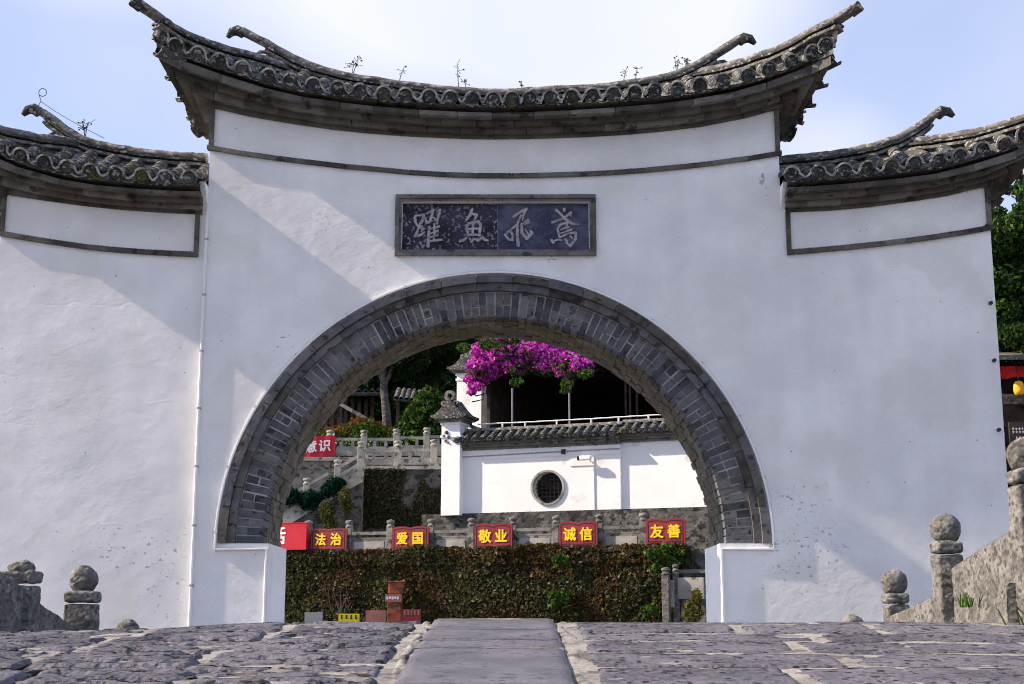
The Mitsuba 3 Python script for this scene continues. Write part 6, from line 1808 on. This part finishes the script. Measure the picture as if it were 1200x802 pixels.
k = thing('orange_box', 'faded orange box above the strip sign, half covered by ivy', 'box')
add('body', shift(rbox(b3[0] - a3[0], 0.3, b3[2] - b2[2], 0.03, 3), (a3[0] + b3[0]) / 2, 36.5, (b3[2] + b2[2]) / 2 + 0.003), 'orange_paint', k)
add('lid', shift(rbox(b3[0] - a3[0] + 0.04, 0.34, 0.04, 0.012, 3), (a3[0] + b3[0]) / 2, 36.5, b3[2] + 0.022), 'orange_paint', k)
# bare branches against the ivy
rbk = np.random.default_rng(14)
k = thing('bare_shrub', 'bare twiggy shrub against the left part of the ivy', 'shrub')
tw_ = []
b0 = at(400, 730, 32.8)
b0[2] = 1.24
for i in range(9):
    e = at(400 + rbk.uniform(-17, 14), 690 + rbk.uniform(-6, 22), 32.8)
    tw_.append(tube([b0, (b0 + e) / 2 + rbk.normal(0, 0.05, 3), e], 0.012, 5, [1, 0.7, 0.35]))
add('twigs', cat(tw_), 'bark', k)
for (x, y, r, lab) in ((384, 600, 0.35, 'slim yellowish green bush behind the leftmost maroon slogan sign'), (404, 583, 0.3, 'small yellowish bush growing from the stair wall below the garland')):
    p = at(x, y, 41.5)
    bush('wall_bush', lab, [(p[0], p[1], p[2], r * 0.7, r * 0.6, r * 1.1), (p[0] + 0.1, p[1], p[2] - r, r * 0.6, r * 0.5, r * 0.8)], 300, 0.11, [(0.07, 0.085, 0.02), (0.11, 0.09, 0.02), (0.05, 0.07, 0.02)], None, int(x), 'bush')
k = None
# ivy stains on the upper wall: living creepers
rng_c = np.random.default_rng(19)
P = []
for (x0, x1, y0, y1, n) in ((416, 516, 550, 618, 5200), (490, 516, 552, 600, 1200), (340, 424, 585, 618, 0)):
    for _ in range(n):
        x, y = rng_c.uniform(x0, x1), rng_c.uniform(y0, y1)
        p = at(x, y, YC - 0.05 - rng_c.uniform(0, 0.08))
        if meshkit.fbm(p[None] * np.array([1.3, 1, 0.7]), 3, 3)[0] > 0.30:
            P.append(p)
P = np.array(P)
m, c = leaves(P, np.tile([0, -1, 0.3], (len(P), 1)), 0.10, pick(rng_c, len(P), [(0.035, 0.038, 0.022), (0.05, 0.047, 0.036), (0.032, 0.042, 0.02), (0.075, 0.065, 0.05)], None, 0.35), rng_c, 0.7, 0.7, 1.0)
kk = add('wall_creeper', m, 'leaf', color=c)
labels[kk] = {'label': 'sparse dark creeper growing over the upper retaining wall', 'category': 'ivy', 'kind': 'stuff'}

# ------------------------------------------------------------------ weeds on the roofs, wires, tufts of grass
def weed(x, y, hpx, Y, label, seed, n=2, zoff=0.0):
    rng = np.random.default_rng(seed)
    b = at(x, y, Y)
    h = hpx * 0.0094
    k = thing('roof_weed', label, 'weed')
    st_, P = [], []
    for i in range(n):
        top = b + np.array([rng.uniform(-0.3, 0.3) * h, rng.uniform(-0.1, 0.1) * h, h * rng.uniform(0.6, 1.0)])
        mid = (b + top) / 2 + rng.normal(0, 0.03 * h, 3)
        st_.append(tube([b - [0, 0, 0.05], mid, top], 0.0045, 4, [1.2, 0.9, 0.5]))
        for _ in range(9):
            t = rng.uniform(0.35, 1)
            q = b + (top - b) * t
            e = q + rng.normal(0, 1, 3) * np.array([0.16, 0.08, 0.10]) * h
            st_.append(tube([q, (q + e) / 2, e], 0.003, 3))
            P.append(e)
    add('stems', cat(st_), 'bark', k)
    P = np.array(P)
    m, c = leaves(P, rng.normal(0, 1, P.shape), 0.03, pick(rng, len(P), [(0.10, 0.11, 0.05), (0.14, 0.12, 0.07)], None, 0.3), rng, 0.7, 0.8)
    add('leaves', m, 'leaf', k, color=c)


for i, (x, y, h, n, lab) in enumerate(((412, 87, 30, 2, 'tallest dry weed on the left part of the main ridge'), (467, 95, 24, 1, 'single thin weed on the main ridge, second from the left'), (538, 102, 32, 1, 'tall thin weed on the main ridge, left of its middle'), (544, 103, 18, 1, 'short weed beside the tall thin one near the middle of the ridge'),
                                    (611, 104, 10, 1, 'very short weed on the main ridge right of its middle'), (730, 95, 16, 1, 'small weed on the right part of the main ridge'), (744, 93, 15, 1, 'small weed right beside another on the right part of the main ridge'), (793, 82, 16, 2, 'weed below the right raised end of the main ridge'), (803, 79, 14, 2, 'rightmost weed on the main ridge'))):
    weed(x, y, h, 15.6, lab, 200 + i, n)
weed(100, 158, 18, 15.5, 'weed on the ridge of the left wing roof', 230, 3)
weed(105, 196, 12, 14.75, 'yellowish green weed among the tiles of the left wing roof', 231, 3)
k = thing('wire_scroll', 'thin curled wire rising from the raised ridge end of the left wing roof', 'wire')
pts_ = [(45, 124), (48, 119), (46.5, 113)] + [(50 + 4.6 * math.cos(t), 108.5 - 4.6 * math.sin(t)) for t in np.linspace(math.pi * 1.1, -math.pi * 0.75, 16)]
add('wire', tube(np.array([at(x, y, 15.5) for x, y in pts_]), 0.0045, 5), 'black_metal', k)
add('wire', tube(np.array([at(x, y, 15.5) for x, y in ((48, 119), (62, 129), (80, 140), (100, 151), (122, 162))]), 0.003, 4), 'black_metal', k)


def grass(x, Y, z0, label, seed, h=0.14, n=26, X=None):
    rng = np.random.default_rng(seed)
    b = np.array([X, Y, z0])
    bl = []
    for _ in range(n):
        s = b + rng.normal(0, 0.04, 3) * [1, 1, 0]
        d = rng.normal(0, 0.5, 2)
        e = s + np.array([d[0] * h, d[1] * h, h * rng.uniform(0.6, 1.1)])
        mdl = (s + e) / 2 + np.array([0, 0, 0.25 * h])
        wv = np.array([0.006, 0.004, 0])
        bl.append(TM([s - wv, s + wv, mdl + wv * 0.8, mdl - wv * 0.8, e], [[0, 1, 2], [0, 2, 3], [3, 2, 4]]))
    k = thing('grass_tuft', label, 'grass')
    m = cat(bl)
    add('blades', m, 'leaf', k, color=pick(rng, len(m.vertices), FRESH + GREEN, None, 0.2))


grass(0, 7.35, DECKZ(7.35) - 0.02, 'bright green grass tuft at the foot of the right balustrade, rightmost', 301, X=2.66)
grass(0, 8.9, DECKZ(8.9) + 0.24, 'small grass tuft on the base of the right balustrade', 302, h=0.09, n=16, X=2.82)
